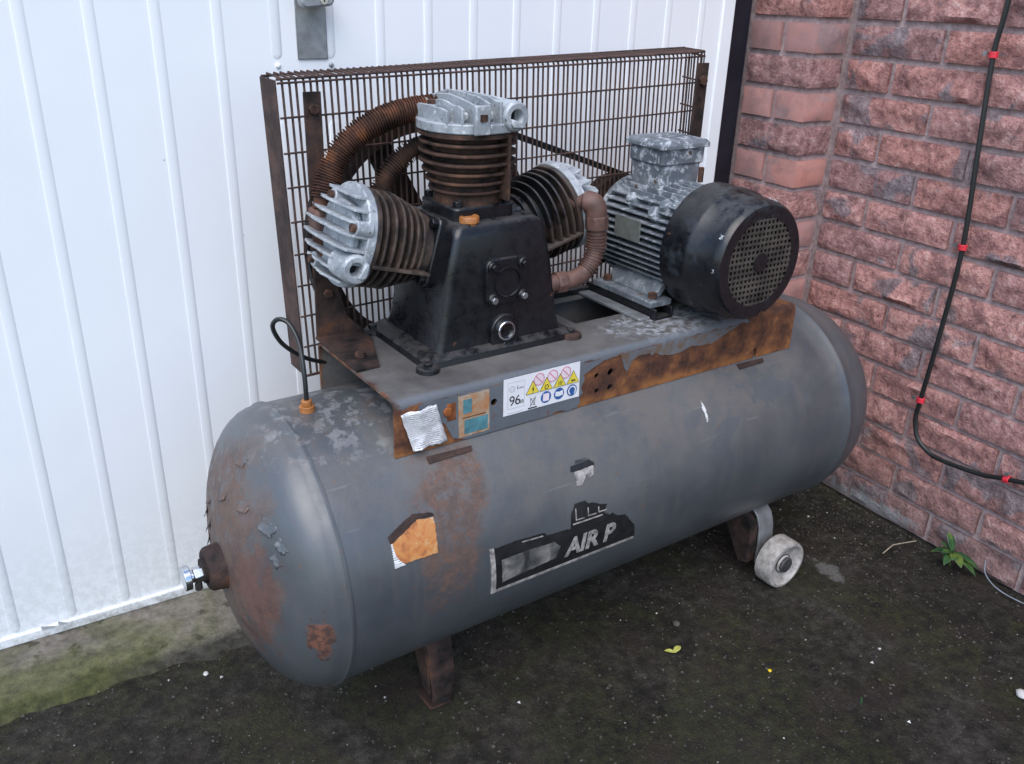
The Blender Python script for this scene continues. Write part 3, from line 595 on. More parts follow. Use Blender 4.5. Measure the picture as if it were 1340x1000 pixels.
# platform: folded channel with cut-outs
PZ = 0.627
def chan(r, t):
    out = []
    v0, v1 = -0.137 + t, 0.137 - t; zt = PZ - t
    for a in range(0, 91, 15): out.append((v0 + r - r * math.cos(RAD(a)), zt - r + r * math.sin(RAD(a))))
    for a in range(90, 181, 15): out.append((v1 - r - r * math.cos(RAD(a)), zt - r + r * math.sin(RAD(a))))
    return out
outer = [(-0.137, 0.537)] + chan(0.012, 0) + [(0.137, 0.537)]; inner = [(-0.133, 0.537)] + chan(0.009, 0.004) + [(0.133, 0.537)]
poly = outer + inner[::-1]
plat = MB().prism(poly, -0.432, 0.437, lambda a, b, h: (h, a, b)).build('platform', 'platform_paint', AC)
cut = MB(); cut.box(-0.005, 0.128, -0.008, 0.104, 0.60, 0.65)
for u, z, r in ((-0.0572, 0.5861, 0.005), (-0.0275, 0.5864, 0.0065), (-0.0547, 0.5575, 0.005), (-0.0264, 0.5579, 0.006), (-0.262, 0.588, 0.006)): cut.cyl((u, -0.15, z), (u, -0.12, z), r, n=16)
cut.box(0.332, 0.340, -0.15, -0.12, 0.52, 0.556)
co = cut.build('cutter', None, AC, smooth=0)
def cutby(o):
    m = o.modifiers.new('cut', 'BOOLEAN'); m.operation = 'DIFFERENCE'; m.object = co; m.solver = 'EXACT'; bake(o)
    o.data.shade_smooth(); o.data.set_sharp_from_angle(angle=RAD(30))
cutby(plat)
SK = lambda x, y, h: (x, -0.137 - h, y)
def jag(a, b, k, amp, sd):
    out = []
    for i in range(k):
        t = i / k; x = a[0] + (b[0] - a[0]) * t; y = a[1] + (b[1] - a[1]) * t
        out.append((x, y + amp * fnoise(x * 120, 1.0, sd) + amp * 0.6 * fnoise(x * 400, 1.0, sd)))
    return out
ol = [(-0.392, 0.6145), (-0.398, 0.585), (-0.35, 0.575), (-0.335, 0.545)]
pts = [(-0.31, 0.5375), (-0.19, 0.5378), (-0.150, 0.537), (-0.142, 0.5415), (-0.128, 0.540), (-0.118, 0.5365), (-0.098, 0.5385), (-0.0905, 0.545), (-0.093, 0.556), (-0.0855, 0.562), (-0.0905, 0.572), (-0.084, 0.586), (-0.086, 0.595), (-0.066, 0.6035), (-0.0453, 0.612), (-0.020, 0.6135), (-0.009, 0.6140), (-0.001, 0.597), (0.003, 0.586), (0.0085, 0.580), (0.014, 0.589), (0.0202, 0.5985), (0.030, 0.6035), (0.0581, 0.6035), (0.064, 0.597), (0.070, 0.602), (0.083, 0.595), (0.1143, 0.5885), (0.128, 0.590), (0.1595, 0.5965), (0.180, 0.593), (0.2087, 0.5915), (0.228, 0.598), (0.246, 0.604), (0.274, 0.6135), (0.2765, 0.6145)]
for i in range(len(pts) - 1): ol += jag(pts[i], pts[i + 1], max(1, int(math.dist(pts[i], pts[i + 1]) / 0.006)), 0.0012 if i > 0 else 0.0005, 3)
ol.append(pts[-1])
pp = MB().prism(ol, -0.0005, 0.0013, SK).build('paint_layer', 'skirt_paint', plat); cutby(pp)
bpy.data.objects.remove(co)
# stickers on the skirt
def flat(name, poly, mat, h, parent, th=0.0004): return MB().prism(poly, h - th, h, SK).build(name, mat, parent, smooth=0)
H1, H2, H3, H4 = 0.0020, 0.0025, 0.0030, 0.0035
ws = flat('warning_sticker', [(-0.2445, 0.5585), (-0.0945, 0.5585), (-0.0965, 0.6215), (-0.2455, 0.6215)], 'label_white', H1, plat)
def txt(body, size, x, y, mat, h, parent, name='lettering', **k):
    V, Fq = text_mesh(body, size, **k); return MB().add([SK(x + a, y + b, h) for a, b, _ in V], Fq).build(name, mat, parent, smooth=0)
def frame2(poly_o, poly_i, mat, h, parent, name):
    n_ = len(poly_o); vs = [SK(x, y, h) for x, y in poly_o + poly_i]
    return MB().add(vs, [(i, (i + 1) % n_, n_ + (i + 1) % n_, n_ + i) for i in range(n_)]).build(name, mat, parent, smooth=0)
bx = lambda x0, x1, y0, y1: [(x0, y0), (x1, y0), (x1, y1), (x0, y1)]
frame2(bx(-0.2375, -0.2055, 0.569, 0.614), bx(-0.2370, -0.2060, 0.5695, 0.6135), 'ink_grey', H2, ws, 'sound_box')
txt('96', 0.0235, -0.2350, 0.5745, 'ink_black', H2, ws, spacing=0.92)
txt('dB', 0.0085, -0.2155, 0.5750, 'ink_black', H2, ws); txt('L', 0.0085, -0.2205, 0.6010, 'ink_black', H2, ws); txt('WA', 0.005, -0.2160, 0.6005, 'ink_black', H2, ws)
frame2(circ(-0.2295, 0.6025, 0.0055, 16), circ(-0.2295, 0.6025, 0.0047, 16), 'ink_grey', H2, ws, 'speaker_sign'); frame2(circ(-0.2295, 0.6025, 0.003, 12), circ(-0.2295, 0.6025, 0.0024, 12), 'ink_grey', H2, ws, 'speaker_sign')
flat('small_print', bx(-0.2375, -0.2075, 0.5620, 0.5626), 'ink_grey', H2, ws)
for i in range(3):
    cx = -0.1785 + 0.0265 * i; g = empty('prohibition_sign', (0, 0, 0), 0, ws)
    flat('sign_face', circ(cx, 0.6085, 0.0098, 28), 'ink_pink', H2, ws); bpy.data.objects.remove(g)
    frame2(circ(cx, 0.6085, 0.0105, 28), circ(cx, 0.6085, 0.0092, 28), 'ink_red', H3, ws, 'prohibition_ring')
    flat('prohibition_bar', [(cx - 0.0075, 0.6150), (cx - 0.0066, 0.6160), (cx + 0.0075, 0.6020), (cx + 0.0066, 0.6010)], 'ink_red', H3, ws, 0.0002)
for i in range(4):
    cx = -0.1905 + 0.0268 * i; cy = 0.5955
    flat('warning_triangle', [(cx - 0.0128, cy - 0.009), (cx + 0.0128, cy - 0.009), (cx, cy + 0.0135)], 'ink_black', H3 + 0.0003, ws)
    flat('triangle_face', [(cx - 0.0116, cy - 0.0083), (cx + 0.0116, cy - 0.0083), (cx, cy + 0.0118)], 'ink_yellow', H4 + 0.0002, ws)
    y0 = cy - 0.003
    if i == 0: flat('bolt_symbol', [(cx + 0.001, y0 + 0.009), (cx - 0.002, y0 + 0.001), (cx, y0 + 0.001), (cx - 0.001, y0 - 0.005), (cx + 0.0022, y0 + 0.003), (cx + 0.0004, y0 + 0.003)], 'ink_black', H4 + 0.0006, ws, 0.0002)
    elif i == 1: frame2(circ(cx, y0, 0.0042, 10), circ(cx, y0, 0.0030, 10), 'ink_black', H4 + 0.0006, ws, 'gear_symbol')
    elif i == 2:
        for d in (-0.003, 0, 0.003): flat('heat_symbol', [(cx + d - 0.0005, y0 - 0.003), (cx + d + 0.0004, y0 - 0.003), (cx + d + 0.001, y0 + 0.004), (cx + d + 0.0001, y0 + 0.004)], 'ink_black', H4 + 0.0006, ws, 0.0002)
    else: flat('hand_symbol', [(cx - 0.005, y0 - 0.002), (cx + 0.005, y0 - 0.002), (cx + 0.004, y0), (cx, y0 + 0.0005), (cx - 0.003, y0 + 0.001)], 'ink_black', H4 + 0.0006, ws, 0.0002)
for i in range(3):
    cx = -0.1630 + 0.0262 * i; cy = 0.5735
    flat('mandatory_sign', circ(cx, cy, 0.0102, 28), 'ink_blue', H2, ws)
    if i == 0: flat('person_symbol', rrect(cx - 0.006, cx + 0.006, cy - 0.0065, cy + 0.0065, 0.002), 'ink_pink', H3, ws)
    elif i == 1: flat('book_symbol', [(cx - 0.0075, cy - 0.003), (cx, cy - 0.0045), (cx + 0.0075, cy - 0.003), (cx + 0.0075, cy + 0.005), (cx, cy + 0.0035), (cx - 0.0075, cy + 0.005)], 'label_white', H3, ws)
    else:
        frame2(circ(cx, cy, 0.0082, 24), circ(cx, cy, 0.0058, 24), 'label_white', H3, ws, 'ear_symbol'); flat('ear_gap', bx(cx - 0.0035, cx + 0.0035, cy - 0.0085, cy + 0.0035), 'ink_blue', H4, ws)
bx0 = -0.1890
frame2([(bx0 - 0.005, 0.577), (bx0 - 0.0035, 0.566), (bx0 + 0.0035, 0.566), (bx0 + 0.005, 0.577)], [(bx0 - 0.0042, 0.5764), (bx0 - 0.0029, 0.5666), (bx0 + 0.0029, 0.5666), (bx0 + 0.0042, 0.5764)], 'ink_black', H2, ws, 'bin_symbol')
for s_ in (-1, 1): flat('bin_cross', [(bx0 - s_ * 0.0058, 0.5645), (bx0 - s_ * 0.0050, 0.5645), (bx0 + s_ * 0.0058, 0.5800), (bx0 + s_ * 0.0050, 0.5800)], 'ink_black', H2 + (0.0006 if s_ > 0 else 0.0003), ws, 0.0002)
flat('bin_bar', bx(bx0 - 0.0085, bx0 + 0.0085, 0.5600, 0.5622), 'ink_black', H2, ws)
ts = flat('faded_sticker', wob([(-0.325, 0.5425), (-0.270, 0.5430), (-0.2715, 0.6130), (-0.327, 0.6130)], 0.0003, 5), 'label_faded', H1, plat)
flat('teal_panel', bx(-0.3155, -0.2735, 0.547, 0.571), 'label_teal', H2, ts); flat('teal_panel', bx(-0.318, -0.303, 0.582, 0.605), 'label_teal', H2, ts); flat('print_line', bx(-0.318, -0.278, 0.5745, 0.5755), 'ink_black', H2, ts)
# crumpled foil label
m = 12; V = []
for j in range(m):
    for i in range(m):
        a, b = i / (m - 1), j / (m - 1)
        x = -0.4235 + a * 0.058 + b * 0.0185 + 0.0015 * fnoise(a * 6, b * 6, 1); z = 0.607 - b * 0.066 + a * 0.004 + 0.0018 * fnoise(a * 6, b * 6, 4) + (0.006 * (1 - a) if b > 0.95 else 0)
        lift = 0.003 + 0.004 * (0.5 + fnoise(a * 3, b * 3, 9)) + 0.012 * max(0, b - 0.55) * (1 - a)
        V.append(SK(x, z, lift))
Fq = [(j * m + i, j * m + i + 1, (j + 1) * m + i + 1, (j + 1) * m + i) for j in range(m - 1) for i in range(m - 1)]
o = MB().add(V, Fq).build('foil_label', 'label_foil', plat); sm = o.modifiers.new('thick', 'SOLIDIFY'); sm.thickness = 0.0008
MB().box(-0.346, -0.330, -0.1385, -0.136, 0.575, 0.605).cyl((-0.345, -0.136, 0.592), (-0.345, -0.142, 0.592), 0.008, n=6).build('skirt_bolt', 'rust_orange', plat, 0.001)

# pump crankcase
crank = empty('crankcase', (0, 0, 0), 0, AC)
def sec(u0, u1, v0, v1, r, z): return [(a, b, z) for a, b in rrect(u0, u1, v0, v1, r, 5)]
MB().loft([sec(-0.309, -0.064, -0.046, 0.137, 0.012, 0.640), sec(-0.302, -0.071, -0.044, 0.134, 0.014, 0.665), sec(-0.287, -0.088, -0.042, 0.128, 0.013, 0.765), sec(-0.275, -0.102, -0.040, 0.124, 0.012, 0.820), sec(-0.270, -0.107, -0.036, 0.120, 0.013, 0.833), sec(-0.261, -0.116, -0.028, 0.112, 0.014, 0.840)]).build('case', 'black_pump', crank, smooth=50)
fl = MB().loft([sec(-0.338, -0.042, -0.062, 0.150, 0.02, PZ + 0.0005), sec(-0.336, -0.044, -0.060, 0.148, 0.02, PZ + 0.010), sec(-0.322, -0.056, -0.050, 0.142, 0.016, PZ + 0.017)])
fl.build('base_flange', 'black_pump', crank, smooth=40)
for u, v in ((-0.335, -0.062), (-0.052, -0.055), (-0.335, 0.13), (-0.052, 0.13)):
    MB().lathe([(PZ + 0.0004, 0.019), (PZ + 0.007, 0.018), (PZ + 0.009, 0.015)], lambda h, a, b: (u + a, v + b, h), 20).build('foot_lug', 'black_pump' if u < -0.2 else 'rust_plate', crank, smooth=40)
    MB().cyl((u, v, PZ + 0.008), (u, v, PZ + 0.015), 0.0075, n=6).build('lug_bolt', 'black_pump', crank, 0.001)
FV = lambda z: -0.0425 - (0.745 - z) * 0.02
PF = lambda a, b, h: (a, FV(b) - h, b)
cp = MB().prism(rrect(-0.223, -0.143, 0.709, 0.783, 0.013), -0.004, 0.008, PF).build('cover_plate', 'black_pump', crank, 0.002)
MB().ring([(0.0075, 0.0225), (0.0075, 0.0255), (0.011, 0.0250), (0.011, 0.0232)], lambda h, a, b: PF(-0.183 + a, 0.744 + b, h), 32).build('cover_ring', 'black_pump', cp)
for du in (-0.0285, 0.0285):
    for dz in (-0.026, 0.027):
        MB().lathe([(0.004, 0.0095), (0.011, 0.009), (0.0125, 0.0075)], lambda h, a, b: PF(-0.183 + du + a, 0.745 + dz + b, h), 16).build('bolt_boss', 'black_pump', cp, smooth=40)
        MB().cyl(PF(-0.183 + du, 0.745 + dz, 0.011), PF(-0.183 + du, 0.745 + dz, 0.018), 0.0058, n=6).build('cover_bolt', 'nail_steel' if dz < 0 else 'black_pump', cp, 0.0008)
bo = MB().prism([(-0.212, 0.636)] + [(-0.186 + 0.026 * math.cos(RAD(a)), 0.664 + 0.026 * math.sin(RAD(a))) for a in range(180, -1, -15)] + [(-0.160, 0.636)], -0.004, 0.008, PF).build('oil_boss', 'black_pump', crank, 0.002)
MB().ring([(0.007, 0.0165), (0.013, 0.0165), (0.014, 0.0155), (0.014, 0.0130), (0.009, 0.0122)], lambda h, a, b: PF(-0.186 + a, 0.664 + b, h), 32).build('sight_glass_ring', 'chrome', bo, smooth=40)
MB().lathe([(0.0095, 0.0130), (0.0098, 0.006), (0.010, 0.0002)], lambda h, a, b: PF(-0.186 + a, 0.664 + b, h), 24).build('sight_glass', 'glass_black', bo)
MB().cyl(PF(-0.186, 0.639, 0.004), PF(-0.186, 0.639, 0.011), 0.006, n=6).build('drain_plug', 'black_pump', bo, 0.001)
MB().lathe([(0.830, 0.014), (0.838, 0.014), (0.8385, 0.0125), (0.8395, 0.0125), (0.840, 0.0160), (0.848, 0.0158), (0.8495, 0.0145), (0.8495, 0.010), (0.8480, 0.0095), (0.8480, 0.0002)], lambda h, a, b: (-0.236 + a, -0.018 + b, h), 28).build('filler_cap', 'cap_orange', crank, smooth=40)
MB().cyl((-0.203, 0.12, 0.768), (-0.203, 0.21, 0.768), 0.022).build('crank_shaft', 'rust_flywheel', crank)
MB().cyl((-0.203, 0.12, 0.768), (-0.203, 0.145, 0.768), 0.055).build('bearing_housing', 'black_pump', crank, 0.003)
MB().cyl((-0.060, 0.03, 0.700), (-0.035, 0.03, 0.700), 0.010, n=8).build('elbow_union', 'brass', crank, 0.001)

# cylinders with fins, and finned heads
UC, ZC = -0.203, 0.768
def superell(rx, ry, e=2.7, n=40):
    return [(rx * math.copysign(abs(math.cos(t)) ** (2 / e), math.cos(t)), ry * math.copysign(abs(math.sin(t)) ** (2 / e), math.sin(t))) for t in [2 * math.pi * k / n for k in range(n)]]
def cylinder(th, v0, mfin, mbase, side, mhead='cast_alu', block=True, boss=True):
    ax = Vector((math.cos(th), 0, math.sin(th))); tx = Vector((math.sin(th), 0, -math.cos(th)))      # tx = +x for the upright one
    o = Vector((UC, v0, ZC)); f = lambda t, v, w: tuple(o + tx * t + Vector((0, v, 0)) + ax * w)
    cy = empty('cylinder', (0, 0, 0), 0, AC)
    MB().prism(rrect(-0.056, 0.056, -0.056, 0.056, 0.012), 0.060, 0.092, f).build('cylinder_flange', mbase, cy, 0.003)
    for a in (-0.045, 0.045):
        for b in (-0.045, 0.045): MB().cyl(f(a, b, 0.09), f(a, b, 0.102), 0.008, n=6).build('flange_nut', mbase, cy, 0.001)
    MB().lathe([(0.085, 0.053), (0.20, 0.058)], lambda h, a, b: f(a, b, h), 36).build('barrel', mfin, cy)
    k = 6
    for i in range(k):
        w = 0.110 + i * 0.0145; r = 0.060 + 0.0145 * min(1, i / 3.0)
        MB().prism(superell(r, r, 2.3), w, w + 0.0045, f).build('fin', mfin, cy, 0.0012)
    MB().prism(superell(0.0765, 0.0765, 2.2), 0.1945, 0.2025, f).build('fin', mfin, cy, 0.0015)
    MB().box(-0.0025, 0.0025, -0.0785, -0.055, 0.100, 0.20, lambda a, b, c: f(a + side * 0.030, b + 0.004, c)).build('stiffener', mfin, cy, 0.0008)
    hd = empty('cylinder_head', (0, 0, 0), 0, AC); R_ = 0.0790
    MB().prism(superell(R_, R_, 2.1, 48), 0.203, 0.218, f).build('head_base', mhead, hd, 0.002)
    MB().prism(superell(0.053, 0.058, 2.4, 32), 0.2185, 0.233, f).build('head_core', mhead, hd, 0.004)
    ts = [-0.064, -0.047, -0.029, -0.010, 0.011, 0.029, 0.046, 0.063]
    hs_ = [0.037, 0.043, 0.050, 0.054, 0.053, 0.049, 0.044, 0.036]
    for t, hh in zip(ts, hs_):
        c = math.sqrt(max(0, 1 - abs(t / R_) ** 2.35)) * R_ * 0.985; c = (1 - abs(t / R_) ** 2.1) ** (1 / 2.1) * R_ * 0.985
        n_ = 9; up = []
        for i in range(n_ + 1):
            q = -c + 2 * c * i / n_; up.append((q, 0.218 + (hh - 0.015) * (1.0 - 0.22 * (q / c) ** 2) + 0.0035 * fnoise(q * 60, t * 90, th)))
        MB().prism([(-c, 0.215)] + [(c, 0.215)] + up[::-1], t - 0.0022, t + 0.0022, lambda a, b, h: f(h, a, b)).build('head_fin', mhead, hd, 0.0009)
    if not boss: return f
    tb = side * 0.036                                                   # intake boss on the viewer's side
    g = lambda h, a, b: f(tb + a, -h, 0.2270 + b)
    MB().ring([(0.03, 0.010), (0.079, 0.010), (0.082, 0.0120), (0.082, 0.0190), (0.079, 0.0220), (0.075, 0.0228), (0.03, 0.0228)], g, 36).build('intake_boss', mhead, hd, smooth=40)
    MB().lathe([(0.060, 0.0101), (0.061, 0.0001)], g, 20).build('intake_bore', 'dark_void', hd)
    MB().prism([(-0.0115, -0.002), (0.0115, -0.010), (0.0125, -0.0165), (-0.008, -0.016), (-0.0125, -0.010)], 0.078, 0.0875, lambda a, b, h: g(h, a, b)).build('boss_tongue', mhead, hd, 0.002)
    for a, b in ((-side * 0.022, -0.070), (-side * 0.052, 0.02), (side * 0.052, 0.045), (-side * 0.02, 0.066)):
        MB().lathe([(0.213, 0.0125), (0.238, 0.0115)], lambda h, p, q: f(a + p, b + q, h), 18).build('bolt_pillar', mhead, hd, 0.001)
        MB().cyl(f(a, b, 0.2375), f(a, b, 0.2445), 0.0075, n=6).build('head_bolt', 'bolt_rust', hd, 0.0008)
    if not block: return f
    a = -side * 0.024
    MB().box(-0.013, 0.013, -0.008, 0.0, 0.2035, 0.246, lambda p, q, w: f(a + p, -0.0755 + q, w)).build('front_block', mhead, hd, 0.002)
    MB().box(-0.006, 0.006, -0.0016, 0.001, -0.0045, 0.0055, lambda p, q, w: f(a + p, -0.0838 + q, 0.228 + w)).build('rust_window', 'bolt_rust', hd)
    return f
SP = RAD(74.6)
fL = cylinder(math.pi / 2 + SP, 0.052, 'rust_fin_grey', 'black_pump', -1, block=False)
fC = cylinder(math.pi / 2, 0.042, 'rust_fin', 'black_pump', 1)
fR = cylinder(math.pi / 2 - SP, 0.062, 'black_fin', 'black_pump', 1, boss=False)

# pipes
def finned(name, pts, r, rf, mat, s0=0.12, s1=0.92, pitch=0.0042):
    P = smoothpath(pts, 14); root = empty(name, (0, 0, 0), 0, AC)
    MB().tube(P, r, 14).build('pipe_bore', mat, root)
    L = [0]
    for i in range(1, len(P)): L.append(L[-1] + (P[i] - P[i - 1]).length)
    mb = MB(); s_ = L[-1] * s0
    while s_ < L[-1] * s1:
        i = next(k for k in range(1, len(L)) if L[k] >= s_); t = (s_ - L[i - 1]) / (L[i] - L[i - 1]); p = P[i - 1].lerp(P[i], t); d = (P[i] - P[i - 1]).normalized()
        jx = Vector((random.uniform(-1, 1), random.uniform(-1, 1), random.uniform(-1, 1))) * 0.03; d = (d + jx).normalized(); q = rf * random.uniform(0.96, 1.03)
        mb.tube([p - d * 0.0006, p + d * 0.0006], q, 16); s_ += pitch
    o = mb.build('fin_winding', mat, root, smooth=30); tag(o, kind='stuff'); return root
p1 = finned('finned_pipe', [(-0.205, 0.085, 0.996), (-0.246, 0.095, 0.996), (-0.294, 0.105, 0.988), (-0.342, 0.113, 0.968), (-0.379, 0.118, 0.939), (-0.403, 0.118, 0.901), (-0.416, 0.113, 0.868), (-0.420, 0.11, 0.852)], 0.0155, 0.0205, 'rust_pipe', 0.10, 0.95)
MB().box(-0.438, -0.400, 0.092, 0.132, 0.818, 0.854).build('pipe_union', 'copper_rust', p1, 0.006, seg=3)
MB().tube(smoothpath([(-0.420, 0.112, 0.83), (-0.428, 0.100, 0.805), (-0.425, 0.08, 0.79)], 5), 0.015, 14).build('pipe_elbow', 'rust_pipe', p1)
p2 = finned('finned_pipe', [(-0.225, 0.095, 0.945), (-0.244, 0.112, 0.936), (-0.264, 0.125, 0.924), (-0.294, 0.13, 0.896), (-0.312, 0.13, 0.866), (-0.324, 0.115, 0.845)], 0.012, 0.0175, 'rust_fin', 0.2, 0.95)
p3 = finned('finned_pipe', [(0.0085, -0.03, 0.826), (0.0107, -0.03, 0.8016), (0.0105, -0.03, 0.765), (-0.006, -0.03, 0.733), (-0.040, -0.03, 0.720), (-0.092, -0.025, 0.718)], 0.0150, 0.0178, 'copper_rust', 0.16, 0.55, 0.0058)
MB().tube(smoothpath([(-0.020, 0.02, 0.838), (-0.006, -0.012, 0.847), (0.004, -0.028, 0.843), (0.0085, -0.03, 0.822)], 6), [0.013] * 7 + [0.0185] * 12, 14).build('pipe_elbow', 'copper_rust', p3)
MB().cyl((0.0088, -0.03, 0.826), (0.0105, -0.03, 0.802), 0.0205, n=8).build('pipe_nut', 'copper_rust', p3, 0.002)
MB().cyl((-0.070, -0.027, 0.718), (-0.052, -0.029, 0.7185), 0.0195, n=8).build('pipe_nut', 'copper_rust', p3, 0.002)
p4 = finned('finned_pipe', [(-0.128, 0.085, 0.93), (-0.118, 0.095, 0.905), (-0.112, 0.095, 0.875), (-0.110, 0.085, 0.850)], 0.013, 0.0175, 'rust_pipe', 0.05, 0.95)

# flywheel, motor pulley and belt, inside the guard
fw = empty('flywheel', (0, 0, 0), 0, AC); fy = lambda h, a, b: (UC + a, h, ZC + b)
MB().ring([(0.170, 0.180), (0.170, 0.211), (0.175, 0.213), (0.183, 0.205), (0.189, 0.213), (0.197, 0.205), (0.203, 0.213), (0.208, 0.211), (0.208, 0.180)], fy, 72).build('rim', 'rust_flywheel', fw, smooth=30)
MB().ring([(0.168, 0.020), (0.168, 0.046), (0.212, 0.042), (0.212, 0.020)], fy, 36).build('hub', 'rust_flywheel', fw, 0.002)
for k in range(5):
    a = RAD(118 + 72 * k); ca, sa = math.cos(a), math.sin(a)
    MB().box(0.035, 0.190, -0.020, 0.020, -0.004, 0.004, lambda r, t, h: (UC + ca * r - sa * (t * (1.15 - r)), 0.190 + h + t * 0.5, ZC + sa * r + ca * (t * (1.15 - r)))).build('spoke', 'rust_flywheel', fw, 0.002)
MU, MZ = 0.237, 0.755
pu = empty('motor_pulley', (0, 0, 0), 0, AC); py = lambda h, a, b: (MU + a, h, MZ + b)
MB().ring([(0.172, 0.018), (0.172, 0.083), (0.180, 0.085), (0.188, 0.072), (0.196, 0.085), (0.204, 0.083), (0.204, 0.018)], py, 48).build('pulley_disc', 'rust_flywheel', pu, smooth=30)
MB().cyl((MU, 0.12, MZ), (MU, 0.22, MZ), 0.018).build('motor_shaft', 'rust_flywheel', pu)
R1, R2 = 0.2125, 0.0795; dvec = Vector((MU - UC, MZ - ZC)); D = dvec.length; phi = math.atan2(dvec.y, dvec.x); al = math.acos((R1 - R2) / D); loop = []
for i in range(40): a = phi + al + (2 * math.pi - 2 * al) * i / 39; loop.append((UC + R1 * math.cos(a), ZC + R1 * math.sin(a)))
for i in range(16): a = phi - al + 2 * al * i / 15; loop.append((MU + R2 * math.cos(a), MZ + R2 * math.sin(a)))
secs = []
m = len(loop)
for i in range(m):
    px, pz_ = loop[i]; tx_ = Vector((loop[(i + 1) % m][0] - loop[i - 1][0], loop[(i + 1) % m][1] - loop[i - 1][1])).normalized(); nx_ = Vector((tx_.y, -tx_.x))
    secs.append([(px + nx_.x * a, b, pz_ + nx_.y * a) for a, b in ((0.006, 0.179), (0.006, 0.199), (-0.005, 0.196), (-0.005, 0.182))])
MB().loft(secs, False, True).build('drive_belt', 'rubber', AC, smooth=40)

# belt guard of rusty wire mesh
gd = empty('belt_guard', (0, 0, 0), 0, AC)
GV, GB, GT, GBOT, GL, GR = 0.157, 0.219, 1.039, 0.560, -0.455, 0.426
MB().box(GL - 0.003, GL, GV, GB, GBOT, GT - 0.002).box(GL, GL + 0.012, GB - 0.003, GB, GBOT + 0.002, GT - 0.004).build('end_plate', 'rust_guard', gd, 0.001)
vm = MB().tube([(0, 0, GBOT), (0, 0.0004, 0.8), (0, 0, GT - 0.006), (0, 0.0018, GT - 0.0018), (0, 0.006, GT), (0, GB - GV - 0.002, GT + 0.002)], 0.0019, 6).mesh('wire', 40); vm.materials.append(MT['rust_guard'])
u = GL + 0.008
while u < GR - 0.004:
    o = link('wire', vm, None, gd); o.location = (u + random.uniform(-0.0005, 0.0005), GV, 0); o.rotation_euler = (0, random.uniform(-0.0012, 0.0012), 0); u += 0.01105
hm = MB().tube([(GL, -0.0030, 0), (-0.1, -0.0034, 0), (0.2, -0.0030, 0), (GR - 0.012, -0.0030, 0), (GR - 0.003, 0.001, 0.0), (GR + 0.001, 0.012, 0.0), (GR + 0.001, GB - GV, 0.004)], 0.0018, 6).mesh('wire', 40); hm.materials.append(MT['rust_guard'])
for k in range(0, 10):
    o = link('wire', hm, None, gd); o.location = (0, GV, GT - 0.003 - 0.0527 * k - (0.004 if k == 0 else 0)); o.rotation_euler = (0, random.uniform(-0.002, 0.002), 0)
o = link('wire', hm, None, gd); o.location = (0, GV, GBOT + 0.003)
em = MB().tube([(0, 0, GBOT), (0, 0, GT - 0.004), (-0.006, 0, GT + 0.002)], 0.00165, 6).mesh('wire', 40); em.materials.append(MT['rust_guard'])
for k in range(1, 8):
    o = link('wire', em, None, gd); o.location = (GR + 0.003, GV + 0.0085 * k, 0.0)
MB().tube([(GL, GV - 0.001, GT - 0.001), (-0.1, GV - 0.0012, GT + 0.0005), (GR - 0.006, GV - 0.001, GT + 0.001), (GR + 0.002, GV + 0.008, GT + 0.001), (GR + 0.002, GB, GT + 0.003)], 0.0020, 8).build('rim_rod', 'rust_guard', gd)
MB().tube([(GL, GB, GT - 0.002), (-0.1, GB, GT + 0.002), (GR, GB, GT + 0.004)], 0.0021, 8).build('rim_rod', 'rust_guard', gd)
TH_ = -0.030; pv = Vector((-0.455, 0, 0.80)); gd.rotation_euler = (0, TH_, 0); gd.location = pv - Matrix.Rotation(TH_, 3, 'Y') @ pv
gb = empty('guard_bracket', (0, 0, 0), 0, AC)
MB().box(-0.425, -0.397, 0.1475, 0.1515, 0.640, 1.020).build('strap', 'rust_plate', gb, 0.001)
MB().cyl((-0.411, 0.1475, 0.995), (-0.411, 0.141, 0.995), 0.0085, n=6).build('strap_bolt', 'bolt_rust', gb, 0.001)
br = MB().prism([(-0.430, 0.6315), (-0.346, 0.6315), (-0.374, 0.66), (-0.388, 0.71), (-0.392, 0.735), (-0.428, 0.735)], 0.142, 0.1465, lambda a, b, h: (a, h, b)).build('foot_bracket', 'rust_plate', gb, 0.0008)
MB().prism([(-0.4315, 0.1465), (-0.346, 0.1465), (-0.352, 0.10), (-0.392, -0.012), (-0.4315, -0.014)], PZ + 0.001, PZ + 0.0055, lambda a, b, h: (a, b, h)).build('bracket_foot', 'rust_plate', gb, 0.0008)
MB().cyl((-0.405, 0.03, PZ + 0.0055), (-0.405, 0.03, PZ + 0.013), 0.009, n=6).build('bracket_bolt', 'bolt_rust', gb, 0.001)
MB().cyl((-0.408, 0.142, 0.705), (-0.408, 0.136, 0.705), 0.0085, n=6).build('bracket_bolt', 'bolt_rust', gb, 0.001)
MB().box(0.388, 0.420, 0.1475, 0.1515, 0.62, 1.046).build('strap', 'rust_plate', gb, 0.001)
MB().cyl((0.404, 0.1475, 1.014), (0.404, 0.140, 1.014), 0.010, n=6).build('strap_bolt', 'bolt_rust', gb, 0.001)
MB().box(0.36, 0.42, 0.02, 0.1515, PZ + 0.001, PZ + 0.005).build('bracket_foot', 'rust_plate', gb, 0.0008)

